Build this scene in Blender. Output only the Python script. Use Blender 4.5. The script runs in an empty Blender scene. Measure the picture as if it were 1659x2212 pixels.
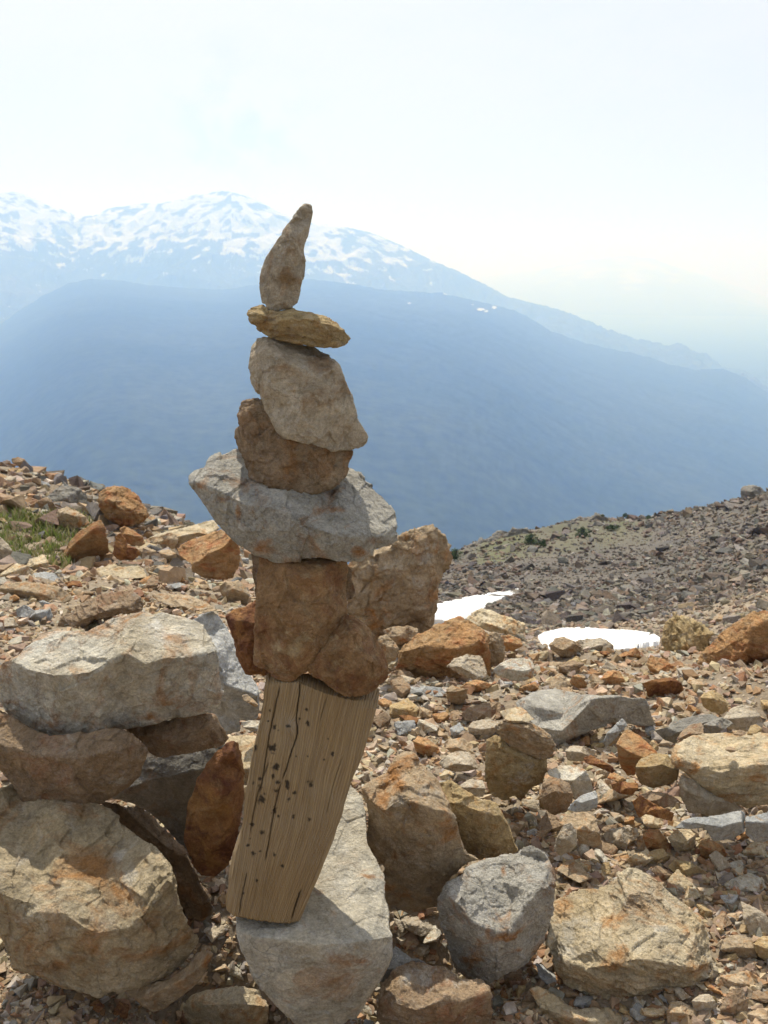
import bpy, math, random
import numpy as np
from mathutils import geometry, Vector

# ------------------------------------------------------------------ scene, camera, light
sc = bpy.context.scene
COL = sc.collection
RAD = math.radians
ZC, PITCH, F = 1.35, RAD(13.0), 2218.0        # camera height, pitch below the horizon, focal length (in 1659-wide pixels)
CX, CY = 829.5, 1106.0

cam = bpy.data.cameras.new("camera")
cam_o = bpy.data.objects.new("camera", cam); COL.objects.link(cam_o)
cam_o.location = (0, 0, ZC); cam_o.rotation_euler = (RAD(90) - PITCH, 0, 0)
cam.sensor_fit = 'VERTICAL'; cam.sensor_height = 36.0; cam.lens = F / 2212.0 * 36.0
cam.clip_start = 0.05; cam.clip_end = 120000
cam.dof.use_dof = True; cam.dof.focus_distance = 1.75; cam.dof.aperture_fstop = 18
sc.camera = cam_o

SUN_EL, SUN_AZ = RAD(61), RAD(-13)            # high sun behind the cairn, a little to the left
w = bpy.data.worlds.new("World"); sc.world = w; w.use_nodes = True
nt = w.node_tree; nt.nodes.clear()
def WN(t, **k):
    n = nt.nodes.new(t)
    for a, b in k.items(): setattr(n, a, b)
    return n
sky = WN('ShaderNodeTexSky', sky_type='NISHITA', sun_disc=False, sun_elevation=SUN_EL, sun_rotation=SUN_AZ,
         altitude=1900, air_density=1.0, dust_density=1.0, ozone_density=1.0)
tc = WN('ShaderNodeTexCoord')
mp = WN('ShaderNodeMapping'); mp.inputs['Scale'].default_value = (1, 1, 2.6)
nt.links.new(tc.outputs['Generated'], mp.inputs['Vector'])
nz = WN('ShaderNodeTexNoise'); nz.inputs['Scale'].default_value = 3.6; nz.inputs['Detail'].default_value = 9
nz.inputs['Roughness'].default_value = 0.58; nz.inputs['Distortion'].default_value = 0.35
nt.links.new(mp.outputs['Vector'], nz.inputs['Vector'])
cr = WN('ShaderNodeValToRGB')
cr.color_ramp.elements[0].position = 0.38; cr.color_ramp.elements[0].color = (0.88, 0.88, 0.88, 1)
cr.color_ramp.elements[1].position = 0.56; cr.color_ramp.elements[1].color = (0.985, 0.985, 0.985, 1)
nt.links.new(nz.outputs['Fac'], cr.inputs['Fac'])
mix = WN('ShaderNodeMix', data_type='RGBA')
# broken cumulus round the left summit: a noisy patch of thinner veil in that direction
cd = WN('ShaderNodeVectorMath', operation='DISTANCE'); nt.links.new(tc.outputs['Generated'], cd.inputs[0])
cd.inputs[1].default_value = Vector((-0.135, 0.985, 0.108)).normalized()
cm = WN('ShaderNodeMapRange'); nt.links.new(cd.outputs['Value'], cm.inputs['Value'])
cm.inputs['From Min'].default_value = 0.03; cm.inputs['From Max'].default_value = 0.11; cm.inputs['To Min'].default_value = 1.0; cm.inputs['To Max'].default_value = 0.0
cn = WN('ShaderNodeTexNoise'); nt.links.new(tc.outputs['Generated'], cn.inputs['Vector'])
cn.inputs['Scale'].default_value = 17; cn.inputs['Detail'].default_value = 9; cn.inputs['Roughness'].default_value = 0.6; cn.inputs['Distortion'].default_value = 0.5
cq = WN('ShaderNodeMapRange'); nt.links.new(cn.outputs['Fac'], cq.inputs['Value'])
cq.inputs['From Min'].default_value = 0.47; cq.inputs['From Max'].default_value = 0.62; cq.inputs['To Min'].default_value = 0.0; cq.inputs['To Max'].default_value = 0.42
cx = WN('ShaderNodeMath', operation='MULTIPLY'); nt.links.new(cm.outputs[0], cx.inputs[0]); nt.links.new(cq.outputs[0], cx.inputs[1])
cs = WN('ShaderNodeMath', operation='SUBTRACT'); nt.links.new(cr.outputs['Color'], cs.inputs[0]); nt.links.new(cx.outputs[0], cs.inputs[1])
nt.links.new(cs.outputs[0], mix.inputs[0])
nt.links.new(sky.outputs['Color'], mix.inputs[6])
# thin bright cloud veil, brightest round the sun as hazy skies are
dt = WN('ShaderNodeVectorMath', operation='DOT_PRODUCT'); nt.links.new(tc.outputs['Generated'], dt.inputs[0])
dt.inputs[1].default_value = (math.sin(SUN_AZ) * math.cos(SUN_EL), math.cos(SUN_AZ) * math.cos(SUN_EL), math.sin(SUN_EL))
mr = WN('ShaderNodeMapRange'); nt.links.new(dt.outputs['Value'], mr.inputs['Value'])
mr.inputs['From Min'].default_value = -0.7; mr.inputs['From Max'].default_value = 0.75
mr.inputs['To Min'].default_value = 2.1; mr.inputs['To Max'].default_value = 7.4
vc = WN('ShaderNodeVectorMath', operation='SCALE'); vc.inputs[0].default_value = (1.0, 0.98, 0.965)
nt.links.new(mr.outputs[0], vc.inputs['Scale']); nt.links.new(vc.outputs[0], mix.inputs[7])
bg = WN('ShaderNodeBackground'); bg.inputs['Strength'].default_value = 0.1
nt.links.new(mix.outputs[2], bg.inputs['Color'])
wo = WN('ShaderNodeOutputWorld'); nt.links.new(bg.outputs[0], wo.inputs['Surface'])

sl = bpy.data.lights.new("sun", 'SUN'); sl.energy = 4.7; sl.angle = RAD(0.6); sl.color = (1.0, 0.975, 0.94)
so = bpy.data.objects.new("sun", sl); COL.objects.link(so)
sd = Vector((math.sin(SUN_AZ) * math.cos(SUN_EL), math.cos(SUN_AZ) * math.cos(SUN_EL), math.sin(SUN_EL)))
so.rotation_euler = sd.to_track_quat('Z', 'Y').to_euler(); so.location = (-3, 3, 6)

sc.view_settings.view_transform = 'Standard'; sc.view_settings.look = 'None'
sc.view_settings.exposure = 0.24; sc.view_settings.gamma = 1.0
sc.cycles.use_denoising = True
sc.cycles.max_bounces = 6; sc.cycles.diffuse_bounces = 3; sc.cycles.volume_bounces = 2
sc.cycles.glossy_bounces = 1; sc.cycles.transmission_bounces = 1; sc.cycles.transparent_max_bounces = 4
sc.cycles.caustics_reflective = False; sc.cycles.caustics_refractive = False

# ------------------------------------------------------------------ projection
cp, sp = math.cos(PITCH), math.sin(PITCH)
def ray(px, py):
    u = (np.asarray(px, float) - CX) / F; v = -(np.asarray(py, float) - CY) / F
    return u, cp + v * sp, -sp + v * cp
def P(px, py, Y):
    dx, dy, dz = ray(px, py); k = Y / dy
    return np.stack([dx * k, np.broadcast_to(Y, np.shape(dx * k)) * 1.0, ZC + dz * k], -1)
def PR(px, py, r):
    dx, dy, dz = ray(px, py); k = r / np.hypot(dx, dy)
    return np.stack([dx * k, dy * k, ZC + dz * k], -1)
def project(p):
    p = np.asarray(p, float)
    x, y, z = p[..., 0], p[..., 1], p[..., 2] - ZC
    d = y * cp - z * sp; v = y * sp + z * cp
    return CX + F * x / d, CY - F * v / d

# ------------------------------------------------------------------ numpy noise
_rg = np.random.RandomState(7)
PERM = _rg.permutation(256); PERM = np.concatenate([PERM, PERM, PERM])
GR = _rg.normal(size=(256, 3)); GR /= np.linalg.norm(GR, axis=1)[:, None]
def perlin(p):
    p = np.asarray(p, float); i = np.floor(p).astype(int); f = p - i; i &= 255
    u = f * f * f * (f * (f * 6 - 15) + 10)
    r = 0
    for a in (0, 1):
        for b in (0, 1):
            for c in (0, 1):
                h = PERM[PERM[PERM[i[:, 0] + a & 255] + (i[:, 1] + b & 255)] + (i[:, 2] + c & 255)]
                g = GR[h]
                d = g[:, 0] * (f[:, 0] - a) + g[:, 1] * (f[:, 1] - b) + g[:, 2] * (f[:, 2] - c)
                wgt = (u[:, 0] if a else 1 - u[:, 0]) * (u[:, 1] if b else 1 - u[:, 1]) * (u[:, 2] if c else 1 - u[:, 2])
                r = r + wgt * d
    return r * 1.5
def fbm(p, o=4, lac=2.03, gain=0.5):
    s = 0; a = 1; q = np.array(p, float)
    for k in range(o):
        s = s + a * perlin(q); q = q * lac + 17.3; a *= gain
    return s
def ridged(p, o=4, gain=0.5):
    s = 0; a = 1; q = np.array(p, float)
    for k in range(o):
        s = s + a * (1 - 2 * np.abs(perlin(q))); q = q * 2.1 + 9.1; a *= gain
    return s
def chips(p):
    """planar chips: every jittered cell is its own tilted plane"""
    i = np.floor(p).astype(int); best = np.full(len(p), 1e9); val = np.zeros(len(p))
    for a in (-1, 0, 1):
        for b in (-1, 0, 1):
            for c in (-1, 0, 1):
                j = i + [a, b, c]; jj = j & 255
                h = PERM[PERM[PERM[jj[:, 0]] + jj[:, 1]] + jj[:, 2]]
                fp = j + 0.5 + 0.45 * GR[h]
                d = p - fp; dd = (d * d).sum(1)
                g = GR[(h * 7 + 31) & 255]
                v = (d * g).sum(1) + 0.35 * GR[(h * 3 + 5) & 255][:, 0]
                m = dd < best; best[m] = dd[m]; val[m] = v[m]
    return val

# ------------------------------------------------------------------ mesh tools
def mk_mesh(name, V, Fc, smooth=True, attrs=None, sharp=None):
    me = bpy.data.meshes.new(name); V = np.asarray(V, np.float32); Fc = np.asarray(Fc, np.int32)
    k = Fc.shape[1]
    me.vertices.add(len(V)); me.vertices.foreach_set('co', V.ravel())
    me.loops.add(Fc.size); me.loops.foreach_set('vertex_index', Fc.ravel())
    me.polygons.add(len(Fc)); me.polygons.foreach_set('loop_start', np.arange(0, Fc.size, k, dtype=np.int32))
    me.polygons.foreach_set('loop_total', np.full(len(Fc), k, np.int32))
    me.polygons.foreach_set('use_smooth', np.full(len(Fc), smooth, bool))
    me.update(calc_edges=True)
    for n, (t, d) in (attrs or {}).items():
        at = me.attributes.new(n, t, 'POINT')
        at.data.foreach_set({'FLOAT': 'value', 'FLOAT_VECTOR': 'vector', 'FLOAT_COLOR': 'color'}[t], np.asarray(d, np.float32).ravel())
    return me
def add_obj(name, me, mat=None, loc=(0, 0, 0), parent=None):
    o = bpy.data.objects.new(name, me); COL.objects.link(o); o.location = loc
    if mat is not None and not me.materials: me.materials.append(mat)
    if parent is not None: o.parent = parent
    return o
def tag(o, label=None, cat=None, group=None, kind=None):
    if label: o['label'] = label
    if cat: o['category'] = cat
    if group: o['group'] = group
    if kind: o['kind'] = kind
    return o
def refine(V, T, L, back=None, kb=3.0, maxit=9):
    """split long edges until none is longer than L (kb*L where the vertex is at the back)"""
    back = np.zeros(len(V)) if back is None else back
    for _ in range(maxit):
        E = np.stack([T, np.roll(T, -1, 1)], -1).reshape(-1, 2); Es = np.sort(E, 1)
        key = Es[:, 0].astype(np.int64) * len(V) + Es[:, 1]
        uk, first, inv = np.unique(key, return_index=True, return_inverse=True); inv = inv.ravel()
        ue = Es[first]
        ln = np.linalg.norm(V[ue[:, 0]] - V[ue[:, 1]], axis=1)
        bk = back[ue].mean(1)
        sp_ = ln > L * (1 + (kb - 1) * bk)
        if not sp_.any(): break
        mid = np.full(len(ue), -1); mid[sp_] = len(V) + np.arange(sp_.sum())
        V = np.vstack([V, V[ue[sp_]].mean(1)]); back = np.concatenate([back, back[ue[sp_]].mean(1)])
        M = mid[inv].reshape(-1, 3); n = (M >= 0).sum(1)
        out = [T[n == 0]]
        t, m = T[n == 3], M[n == 3]
        if len(t):
            out += [np.stack([t[:, 0], m[:, 0], m[:, 2]], 1), np.stack([m[:, 0], t[:, 1], m[:, 1]], 1),
                    np.stack([m[:, 2], m[:, 1], t[:, 2]], 1), np.stack([m[:, 0], m[:, 1], m[:, 2]], 1)]
        for s in range(3):
            q = (n == 1) & (M[:, s] >= 0); t, m = np.roll(T[q], -s, 1), M[q][:, s]
            if len(t): out += [np.stack([t[:, 0], m, t[:, 2]], 1), np.stack([m, t[:, 1], t[:, 2]], 1)]
            q = (n == 2) & (M[:, (s + 2) % 3] < 0); t, m = np.roll(T[q], -s, 1), np.roll(M[q], -s, 1)
            if len(t): out += [np.stack([m[:, 0], t[:, 1], m[:, 1]], 1), np.stack([t[:, 0], m[:, 0], m[:, 1]], 1),
                               np.stack([t[:, 0], m[:, 1], t[:, 2]], 1)]
        T = np.vstack(out)
    return V, T, back
def smooth(V, T, it, lam=0.5):
    E = np.stack([T, np.roll(T, -1, 1)], -1).reshape(-1, 2)
    a = np.concatenate([E[:, 0], E[:, 1]]); b = np.concatenate([E[:, 1], E[:, 0]])
    cnt = np.bincount(a, minlength=len(V)).astype(float); cnt[cnt == 0] = 1
    for _ in range(it):
        s = np.stack([np.bincount(a, V[b, k], len(V)) for k in range(3)], 1) / cnt[:, None]
        V = V + lam * (s - V)
    return V
def normals(V, T):
    n = np.cross(V[T[:, 1]] - V[T[:, 0]], V[T[:, 2]] - V[T[:, 0]])
    N = np.stack([np.bincount(T.ravel(), np.repeat(n[:, k], 3), len(V)) for k in range(3)], 1)
    return N / (np.linalg.norm(N, axis=1)[:, None] + 1e-20)
def displace(V, T, s, seed, rough=1.0, strata=None, chip=1.0):
    off = _offs(seed); N = normals(V, T); q = V / s
    if strata is not None:
        ax = np.array(strata, float); ax /= np.linalg.norm(ax); q = q + (q @ ax)[:, None] * ax * 3.0
    d = 0.018 * fbm(q * 2.3 + off, 4, gain=0.55) + 0.042 * chip * chips(q * 2.7 + off) + 0.022 * chip * chips(q * 6.5 + off * 2) + 0.011 * chip * chips(q * 15.0 + off * 3) \
        + 0.007 * ridged(q * 13 + off, 3) - 0.006
    return V + N * (d * s * rough)[:, None]
def _offs(seed):
    r = np.random.RandomState(seed); return r.uniform(-60, 60, 3)
def hull(pts):
    import bmesh
    bm = bmesh.new()
    for p in pts: bm.verts.new(p)
    r = bmesh.ops.convex_hull(bm, input=bm.verts)
    bmesh.ops.delete(bm, geom=[v for v in bm.verts if not v.link_faces], context='VERTS')
    bmesh.ops.triangulate(bm, faces=bm.faces)
    bmesh.ops.recalc_face_normals(bm, faces=bm.faces)
    bm.verts.index_update()
    V = np.array([v.co[:] for v in bm.verts]); T = np.array([[v.index for v in f.verts] for f in bm.faces])
    bm.free(); return V, T

# ------------------------------------------------------------------ materials
def NT(name):
    m = bpy.data.materials.new(name); m.use_nodes = True; t = m.node_tree; t.nodes.clear(); return m, t
class G:
    """tiny node-graph helper"""
    def __init__(s, t): s.t = t
    def n(s, typ, ins=None, **k):
        n = s.t.nodes.new(typ)
        for a, b in k.items(): setattr(n, a, b)
        for a, b in (ins or {}).items():
            if hasattr(b, 'links'): s.t.links.new(b, n.inputs[a])
            else: n.inputs[a].default_value = b
        return n
    def noise(s, vec, scale, det=5, rough=0.55, dist=0.0):
        return s.n('ShaderNodeTexNoise', {'Vector': vec, 'Scale': scale, 'Detail': det, 'Roughness': rough, 'Distortion': dist}).outputs['Fac']
    def ramp(s, fac, lo, hi, a=0.0, b=1.0):
        return s.n('ShaderNodeMapRange', {'Value': fac, 'From Min': lo, 'From Max': hi, 'To Min': a, 'To Max': b}).outputs[0]
    def mix(s, f, a, b, mode='MIX'):
        return s.n('ShaderNodeMix', {0: f, 6: a, 7: b}, data_type='RGBA', blend_type=mode).outputs[2]
    def math(s, op, a, b=0.0):
        return s.n('ShaderNodeMath', {0: a, 1: b}, operation=op).outputs[0]
    def vmath(s, op, a, b):
        n = s.n('ShaderNodeVectorMath', operation=op)
        for i, q in ((0, a), (1, b)):
            j = 3 if (op == 'SCALE' and i == 1) else i
            if hasattr(q, 'links'): s.t.links.new(q, n.inputs[j])
            else: n.inputs[j].default_value = q
        return n.outputs[0]
def c4(c): return (c[0], c[1], c[2], 1)
def rock_mat(name, A, B, stain, amt=0.4, pale=(0.5, 0.48, 0.43), pamt=0.35, strata=0.0, speck=0.34, bump=1.0, attr=False):
    m, t = NT(name); g = G(t)
    tcd = g.n('ShaderNodeTexCoord'); oi = g.n('ShaderNodeObjectInfo')
    gr = g.n('ShaderNodeAttribute', attribute_type='OBJECT', attribute_name='grain').outputs['Fac']
    bs = g.n('ShaderNodeAttribute', attribute_type='OBJECT', attribute_name='size').outputs['Fac']
    v = g.vmath('SCALE', tcd.outputs['Object'], gr)
    r = g.math('MULTIPLY', oi.outputs['Random'], 53.0)
    v = g.vmath('ADD', v, g.n('ShaderNodeCombineXYZ', {0: r, 1: r, 2: r}).outputs[0])
    vs = v
    if strata: vs = g.n('ShaderNodeMapping', {'Vector': v, 'Rotation': (0.35, 0.5, 0.2), 'Scale': (1, 1, 1 + strata)}).outputs[0]
    n1 = g.noise(v, 1.7, 5, 0.6, 0.4); n2 = g.noise(vs, 2.4, 9, 0.66, 0.9); n3 = g.noise(vs, 34, 8, 0.75); n4 = g.noise(vs, 5.5, 8, 0.7, 0.5)
    n5 = g.noise(v, 90, 3, 0.7)
    base = g.mix(g.ramp(n1, 0.35, 0.65), c4(A), c4(B))
    base = g.mix(g.ramp(n4, 0.52, 0.72, 0, pamt), base, c4(pale))
    thr = 0.65 - 0.3 * amt
    base = g.mix(g.ramp(n2, thr - 0.03, thr + 0.12, 0, 0.92), base, c4(stain))
    sa = g.n('ShaderNodeAttribute', attribute_name='stain').outputs['Fac']; pa = g.n('ShaderNodeAttribute', attribute_name='bare').outputs['Fac']
    base = g.mix(g.ramp(g.math('ADD', sa, g.math('MULTIPLY', g.math('SUBTRACT', g.noise(v, 6.0, 10, 0.72, 0.7), 0.5), 4.2)), 0.55, 1.45, 0, 0.88), base, c4(stain))
    base = g.mix(g.ramp(g.math('ADD', pa, g.math('MULTIPLY', g.math('SUBTRACT', n4, 0.5), 4.0)), 0.5, 1.5, 0, 0.8), base, c4(pale))
    n6 = g.noise(v, 3.1, 9, 0.7, 0.3)
    base = g.mix(g.ramp(n6, 0.6, 0.74, 0, 0.6), base, c4([c * 0.45 for c in stain]))
    val = g.math('ADD', g.math('MULTIPLY', g.ramp(n3, 0.25, 0.75, -1, 1), speck), 1.0)
    val = g.math('ADD', val, g.math('MULTIPLY', g.ramp(n5, 0.3, 0.7, -1, 1), speck * 0.55))
    val = g.math('MULTIPLY', val, g.ramp(g.noise(v, 5.2, 9, 0.72, 0.6), 0.34, 0.66, 0.70, 1.26))
    val = g.math('MULTIPLY', val, g.ramp(oi.outputs['Random'], 0, 1, 0.86, 1.12))
    vo = g.n('ShaderNodeTexVoronoi', {'Vector': g.vmath('ADD', vs, g.vmath('SCALE', g.n('ShaderNodeTexNoise', {'Vector': v, 'Scale': 3.0, 'Detail': 5.0}).outputs['Color'], 0.5)), 'Scale': 2.6}, feature='DISTANCE_TO_EDGE').outputs['Distance']
    crack = g.ramp(vo, 0.0, 0.018, 0.68, 1.0)
    crack = g.math('MAXIMUM', crack, g.ramp(n1, 0.40, 0.46, 0.0, 1.0))
    val = g.math('MULTIPLY', val, crack)
    cv = g.n('ShaderNodeCombineXYZ', {0: val, 1: val, 2: val}).outputs[0]
    base = g.mix(1.0, base, cv, 'MULTIPLY')
    h = g.math('ADD', g.math('MULTIPLY', g.noise(vs, 9, 10, 0.68), 1.0), g.math('MULTIPLY', n3, 0.34))
    h = g.math('ADD', h, g.math('MULTIPLY', crack, 0.12))
    bmp = g.n('ShaderNodeBump', {'Strength': 0.95, 'Distance': g.math('MULTIPLY', bs, 0.08 * bump), 'Height': h})
    bd = g.n('ShaderNodeBsdfPrincipled', {'Base Color': base, 'Roughness': 0.88, 'Specular IOR Level': 0.25, 'Normal': bmp.outputs[0]})
    o = g.n('ShaderNodeOutputMaterial'); t.links.new(bd.outputs[0], o.inputs[0])
    return m
OR = (0.36, 0.17, 0.055); DO = (0.25, 0.10, 0.035); YT = (0.42, 0.31, 0.15)
M = dict(
    greywhite=rock_mat('grey_white_rock', (0.56, 0.54, 0.47), (0.49, 0.43, 0.32), OR, 0.30, pale=(0.62, 0.61, 0.57), pamt=0.5),
    greyslab=rock_mat('grey_granite', (0.46, 0.44, 0.39), (0.40, 0.38, 0.33), OR, 0.22, pale=(0.55, 0.54, 0.5), speck=0.4, bump=1.2),
    tan=rock_mat('tan_rock', (0.43, 0.34, 0.23), (0.36, 0.27, 0.17), OR, 0.34),
    cream=rock_mat('cream_rock', (0.55, 0.47, 0.33), (0.49, 0.39, 0.24), (0.40, 0.20, 0.07), 0.36, pale=(0.6, 0.57, 0.5)),
    yellow=rock_mat('yellow_rock', (0.44, 0.34, 0.18), (0.38, 0.27, 0.14), (0.34, 0.19, 0.07), 0.3),
    brown=rock_mat('brown_rock', (0.31, 0.23, 0.15), (0.25, 0.175, 0.11), (0.28, 0.145, 0.06), 0.3, pale=(0.38, 0.33, 0.25), pamt=0.6),
    redbrown=rock_mat('red_brown_rock', (0.31, 0.195, 0.10), (0.245, 0.145, 0.07), (0.19, 0.085, 0.042), 0.42, pale=(0.42, 0.34, 0.21), pamt=0.6),
    taupe=rock_mat('taupe_rock', (0.49, 0.43, 0.335), (0.40, 0.335, 0.245), (0.30, 0.19, 0.10), 0.26, pale=(0.42, 0.39, 0.33), speck=0.3),
    orange=rock_mat('orange_rock', (0.42, 0.235, 0.10), (0.38, 0.25, 0.13), (0.34, 0.13, 0.05), 0.45, pale=(0.46, 0.38, 0.26), pamt=0.5, strata=1.0),
    rust=rock_mat('rust_rock', (0.22, 0.10, 0.045), (0.30, 0.155, 0.055), (0.13, 0.05, 0.03), 0.5, pale=(0.36, 0.23, 0.11), pamt=0.5),
    pink=rock_mat('pinkish_rock', (0.34, 0.25, 0.165), (0.29, 0.205, 0.125), (0.29, 0.145, 0.08), 0.3),
    palegrey=rock_mat('pale_grey_rock', (0.50, 0.50, 0.475), (0.44, 0.44, 0.42), (0.42, 0.32, 0.20), 0.1, pale=(0.58, 0.58, 0.56), pamt=0.5),
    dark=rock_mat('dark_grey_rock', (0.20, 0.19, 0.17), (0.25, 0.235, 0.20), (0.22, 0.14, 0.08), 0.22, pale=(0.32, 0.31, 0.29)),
    blue=rock_mat('blue_grey_rock', (0.31, 0.32, 0.32), (0.38, 0.38, 0.36), (0.30, 0.20, 0.11), 0.16, pale=(0.46, 0.47, 0.47)),
)
# ------------------------------------------------------------------ ground surface
cols = np.array([-2600, -800, -200, 0, 200, 400, 560, 760, 960, 1050, 1150, 1250, 1400, 1530, 1659, 1900, 2600, 4300], float)
FLAT = {0.3: 0.02, 0.8: 0.01, 1.4: 0.0, 2.0: 0.0, 2.6: -0.01}
PY = {
    3.3:  [1490, 1480, 1475, 1475, 1478, 1482, 1486, 1490, 1494, 1494, 1494, 1494, 1494, 1490, 1485, 1480, 1480, 1480],
    4.1:  [1370, 1360, 1350, 1350, 1352, 1358, 1365, 1385, 1402, 1408, 1412, 1412, 1412, 1408, 1400, 1390, 1380, 1380],
    5.2:  [1290, 1280, 1272, 1272, 1276, 1284, 1292, 1340, 1425, 1435, 1440, 1440, 1440, 1432, 1425, 1410, 1400, 1400],
    6.5:  [1180, 1180, 1188, 1196, 1212, 1234, 1248, 1310, 1425, 1436, 1440, 1440, 1436, 1430, 1425, 1400, 1390, 1390],
    8.0:  [1068, 1068, 1074, 1090, 1116, 1160, 1222, 1310, 1415, 1425, 1430, 1430, 1424, 1415, 1405, 1380, 1370, 1370],
    10.0: [980, 980, 984, 994, 1048, 1124, 1212, 1300, 1392, 1402, 1410, 1412, 1410, 1400, 1375, 1350, 1340, 1340],
    12.5: [1030, 1030, 1040, 1062, 1112, 1190, 1260, 1310, 1368, 1380, 1390, 1396, 1396, 1370, 1335, 1310, 1300, 1300],
    16.0: [1200, 1200, 1220, 1240, 1290, 1350, 1400, 1340, 1340, 1350, 1358, 1358, 1352, 1325, 1290, 1260, 1250, 1250],
    22.0: [1400, 1400, 1400, 1420, 1450, 1480, 1460, 1330, 1306, 1308, 1312, 1314, 1306, 1278, 1240, 1200, 1190, 1190],
    30.0: [1550, 1550, 1550, 1560, 1580, 1560, 1500, 1320, 1264, 1262, 1264, 1266, 1258, 1228, 1186, 1140, 1120, 1120],
    42.0: [1700, 1700, 1700, 1700, 1680, 1620, 1520, 1310, 1222, 1206, 1200, 1196, 1188, 1162, 1120, 1070, 1050, 1050],
    56.0: [1800, 1800, 1800, 1780, 1740, 1680, 1560, 1320, 1203, 1160, 1144, 1122, 1119, 1096, 1056, 1010, 980, 980],
    72.0: [1900, 1900, 1900, 1850, 1800, 1740, 1620, 1400, 1300, 1230, 1200, 1180, 1180, 1160, 1120, 1060, 1020, 1020],
    110.: [2000, 2000, 2000, 1950, 1900, 1850, 1750, 1650, 1600, 1560, 1530, 1500, 1500, 1480, 1450, 1400, 1350, 1350],
    260.: [2100, 2100, 2100, 2080, 2050, 2030, 2000, 1980, 1960, 1950, 1940, 1930, 1930, 1920, 1900, 1880, 1850, 1850],
}
tab_r = sorted(list(FLAT) + list(PY))
TZ = []
for r in tab_r:
    if r in FLAT: TZ.append(np.full(len(cols), (FLAT[r] - ZC) / r))
    else:
        p = PR(cols, np.array(PY[r], float), r); TZ.append((p[:, 2] - ZC) / r)
TZ = np.array(TZ)                                        # slope seen from the camera, rows x columns
gc = np.arange(-2600, 4301, 20.0); gl = np.linspace(math.log(0.3), math.log(260), 240)
tmp = np.array([np.interp(gc, cols, row) for row in TZ])
GRID = np.array([np.interp(gl, np.log(tab_r), tmp[:, k]) for k in range(len(gc))]).T
def blur(a, n, ax):
    k = np.exp(-np.linspace(-2, 2, 2 * n + 1) ** 2); k /= k.sum()
    pad = [(0, 0), (0, 0)]; pad[ax] = (n, n); b = np.pad(a, pad, mode='edge')
    return np.apply_along_axis(lambda q: np.convolve(q, k, 'valid'), ax, b)
GRID = blur(blur(GRID, 2, 0), 2, 1)
PITS = [(0.07, 1.93, 0.32, 0.12), (-0.33, 1.78, 0.26, 0.10), (0.42, 1.63, 0.07, 0.08)]     # hollows between the big rocks
def gz(X, Y):
    """terrain height without its fine roughness"""
    X = np.asarray(X, float); Y = np.asarray(Y, float); r = np.hypot(X, Y) + 1e-9
    a = np.clip(np.arctan2(X, Y), -1.05, 1.05)
    ci = np.clip((CX + F * np.tan(a) * cp - gc[0]) / 20.0, 0, len(gc) - 1.001)
    # the column of a ray depends a little on the pitch; cos(pitch) keeps it centred on the mid distance
    ri = np.clip((np.log(r) - gl[0]) / (gl[1] - gl[0]), 0, len(gl) - 1.001)
    c0 = ci.astype(int); r0 = ri.astype(int); fc = ci - c0; fr = ri - r0
    v = (GRID[r0, c0] * (1 - fc) + GRID[r0, c0 + 1] * fc) * (1 - fr) + (GRID[r0 + 1, c0] * (1 - fc) + GRID[r0 + 1, c0 + 1] * fc) * fr
    z = ZC + v * r
    for px_, py_, dp, sg in PITS: z = z - dp * np.exp(-((X - px_) ** 2 + (Y - py_) ** 2) / (2 * sg * sg))
    return z
def gz_rough(X, Y):
    X = np.asarray(X, float); Y = np.asarray(Y, float); sh = X.shape; r = np.hypot(X, Y).ravel()
    p = np.stack([X.ravel(), Y.ravel(), np.zeros(X.size)], 1)
    amp = np.clip(r, 0.5, 60)
    near = 0.018 * fbm(p * 3.0, 4, gain=0.6) * np.clip(r / 2, 0.6, 1.6)
    far = np.clip((r - 7) / 20, 0, 1) * (0.22 * fbm(p / 5.0, 5, gain=0.55) + 0.12 * (ridged(p / 2.3 + 5, 3) - 0.8)) * np.clip(r / 50, 0.15, 1)
    return (gz(X, Y).ravel() + near + far).reshape(sh)
_mr = np.exp(np.linspace(math.log(1.2), math.log(70), 900))
def hit(px, py):
    """where the sight line through a picture point first meets the ground"""
    dx, dy, dz = ray(px, py); h = math.hypot(dx, dy)
    X = dx / h * _mr; Y = dy / h * _mr; zz = ZC + dz / h * _mr
    g = gz(X, Y); i = np.argmax(zz < g)
    if not (zz < g).any(): i = len(_mr) - 1
    return X[i], Y[i], g[i]
def hitY(px, py): return hit(px, py)[1]

def in_poly(x, y, poly):
    poly = np.asarray(poly, float); x = np.asarray(x); y = np.asarray(y); ins = np.zeros(x.shape, bool)
    j = len(poly) - 1
    for i in range(len(poly)):
        xi, yi = poly[i][:2]; xj, yj = poly[j][:2]
        c = ((yi > y) != (yj > y)) & (x < (xj - xi) * (y - yi) / (yj - yi + 1e-12) + xi)
        ins ^= c; j = i
    return ins
GREEN = [[(-120, 1100), (60, 1108), (190, 1120), (215, 1180), (150, 1235), (20, 1215), (-120, 1200)],
         [(190, 1110), (330, 1120), (390, 1165), (230, 1150)],
         [(975, 1190), (1120, 1150), (1240, 1122), (1420, 1130), (1400, 1175), (1200, 1200), (1000, 1225)]]
ph = np.concatenate([np.linspace(-math.pi, -0.62, 110)[:-1], np.linspace(-0.62, 0.62, 640), np.linspace(0.62, math.pi, 110)[1:]])
rr = np.exp(np.linspace(math.log(0.3), math.log(260), 620))
PHI, RR = np.meshgrid(ph, rr)
GX, GY = RR * np.sin(PHI), RR * np.cos(PHI)
GZ = gz_rough(GX, GY)
n, m_ = GX.shape
idx = np.arange(n * m_).reshape(n, m_)
Q = np.stack([idx[:-1, :-1], idx[:-1, 1:], idx[1:, 1:], idx[1:, :-1]], -1).reshape(-1, 4)
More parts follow.
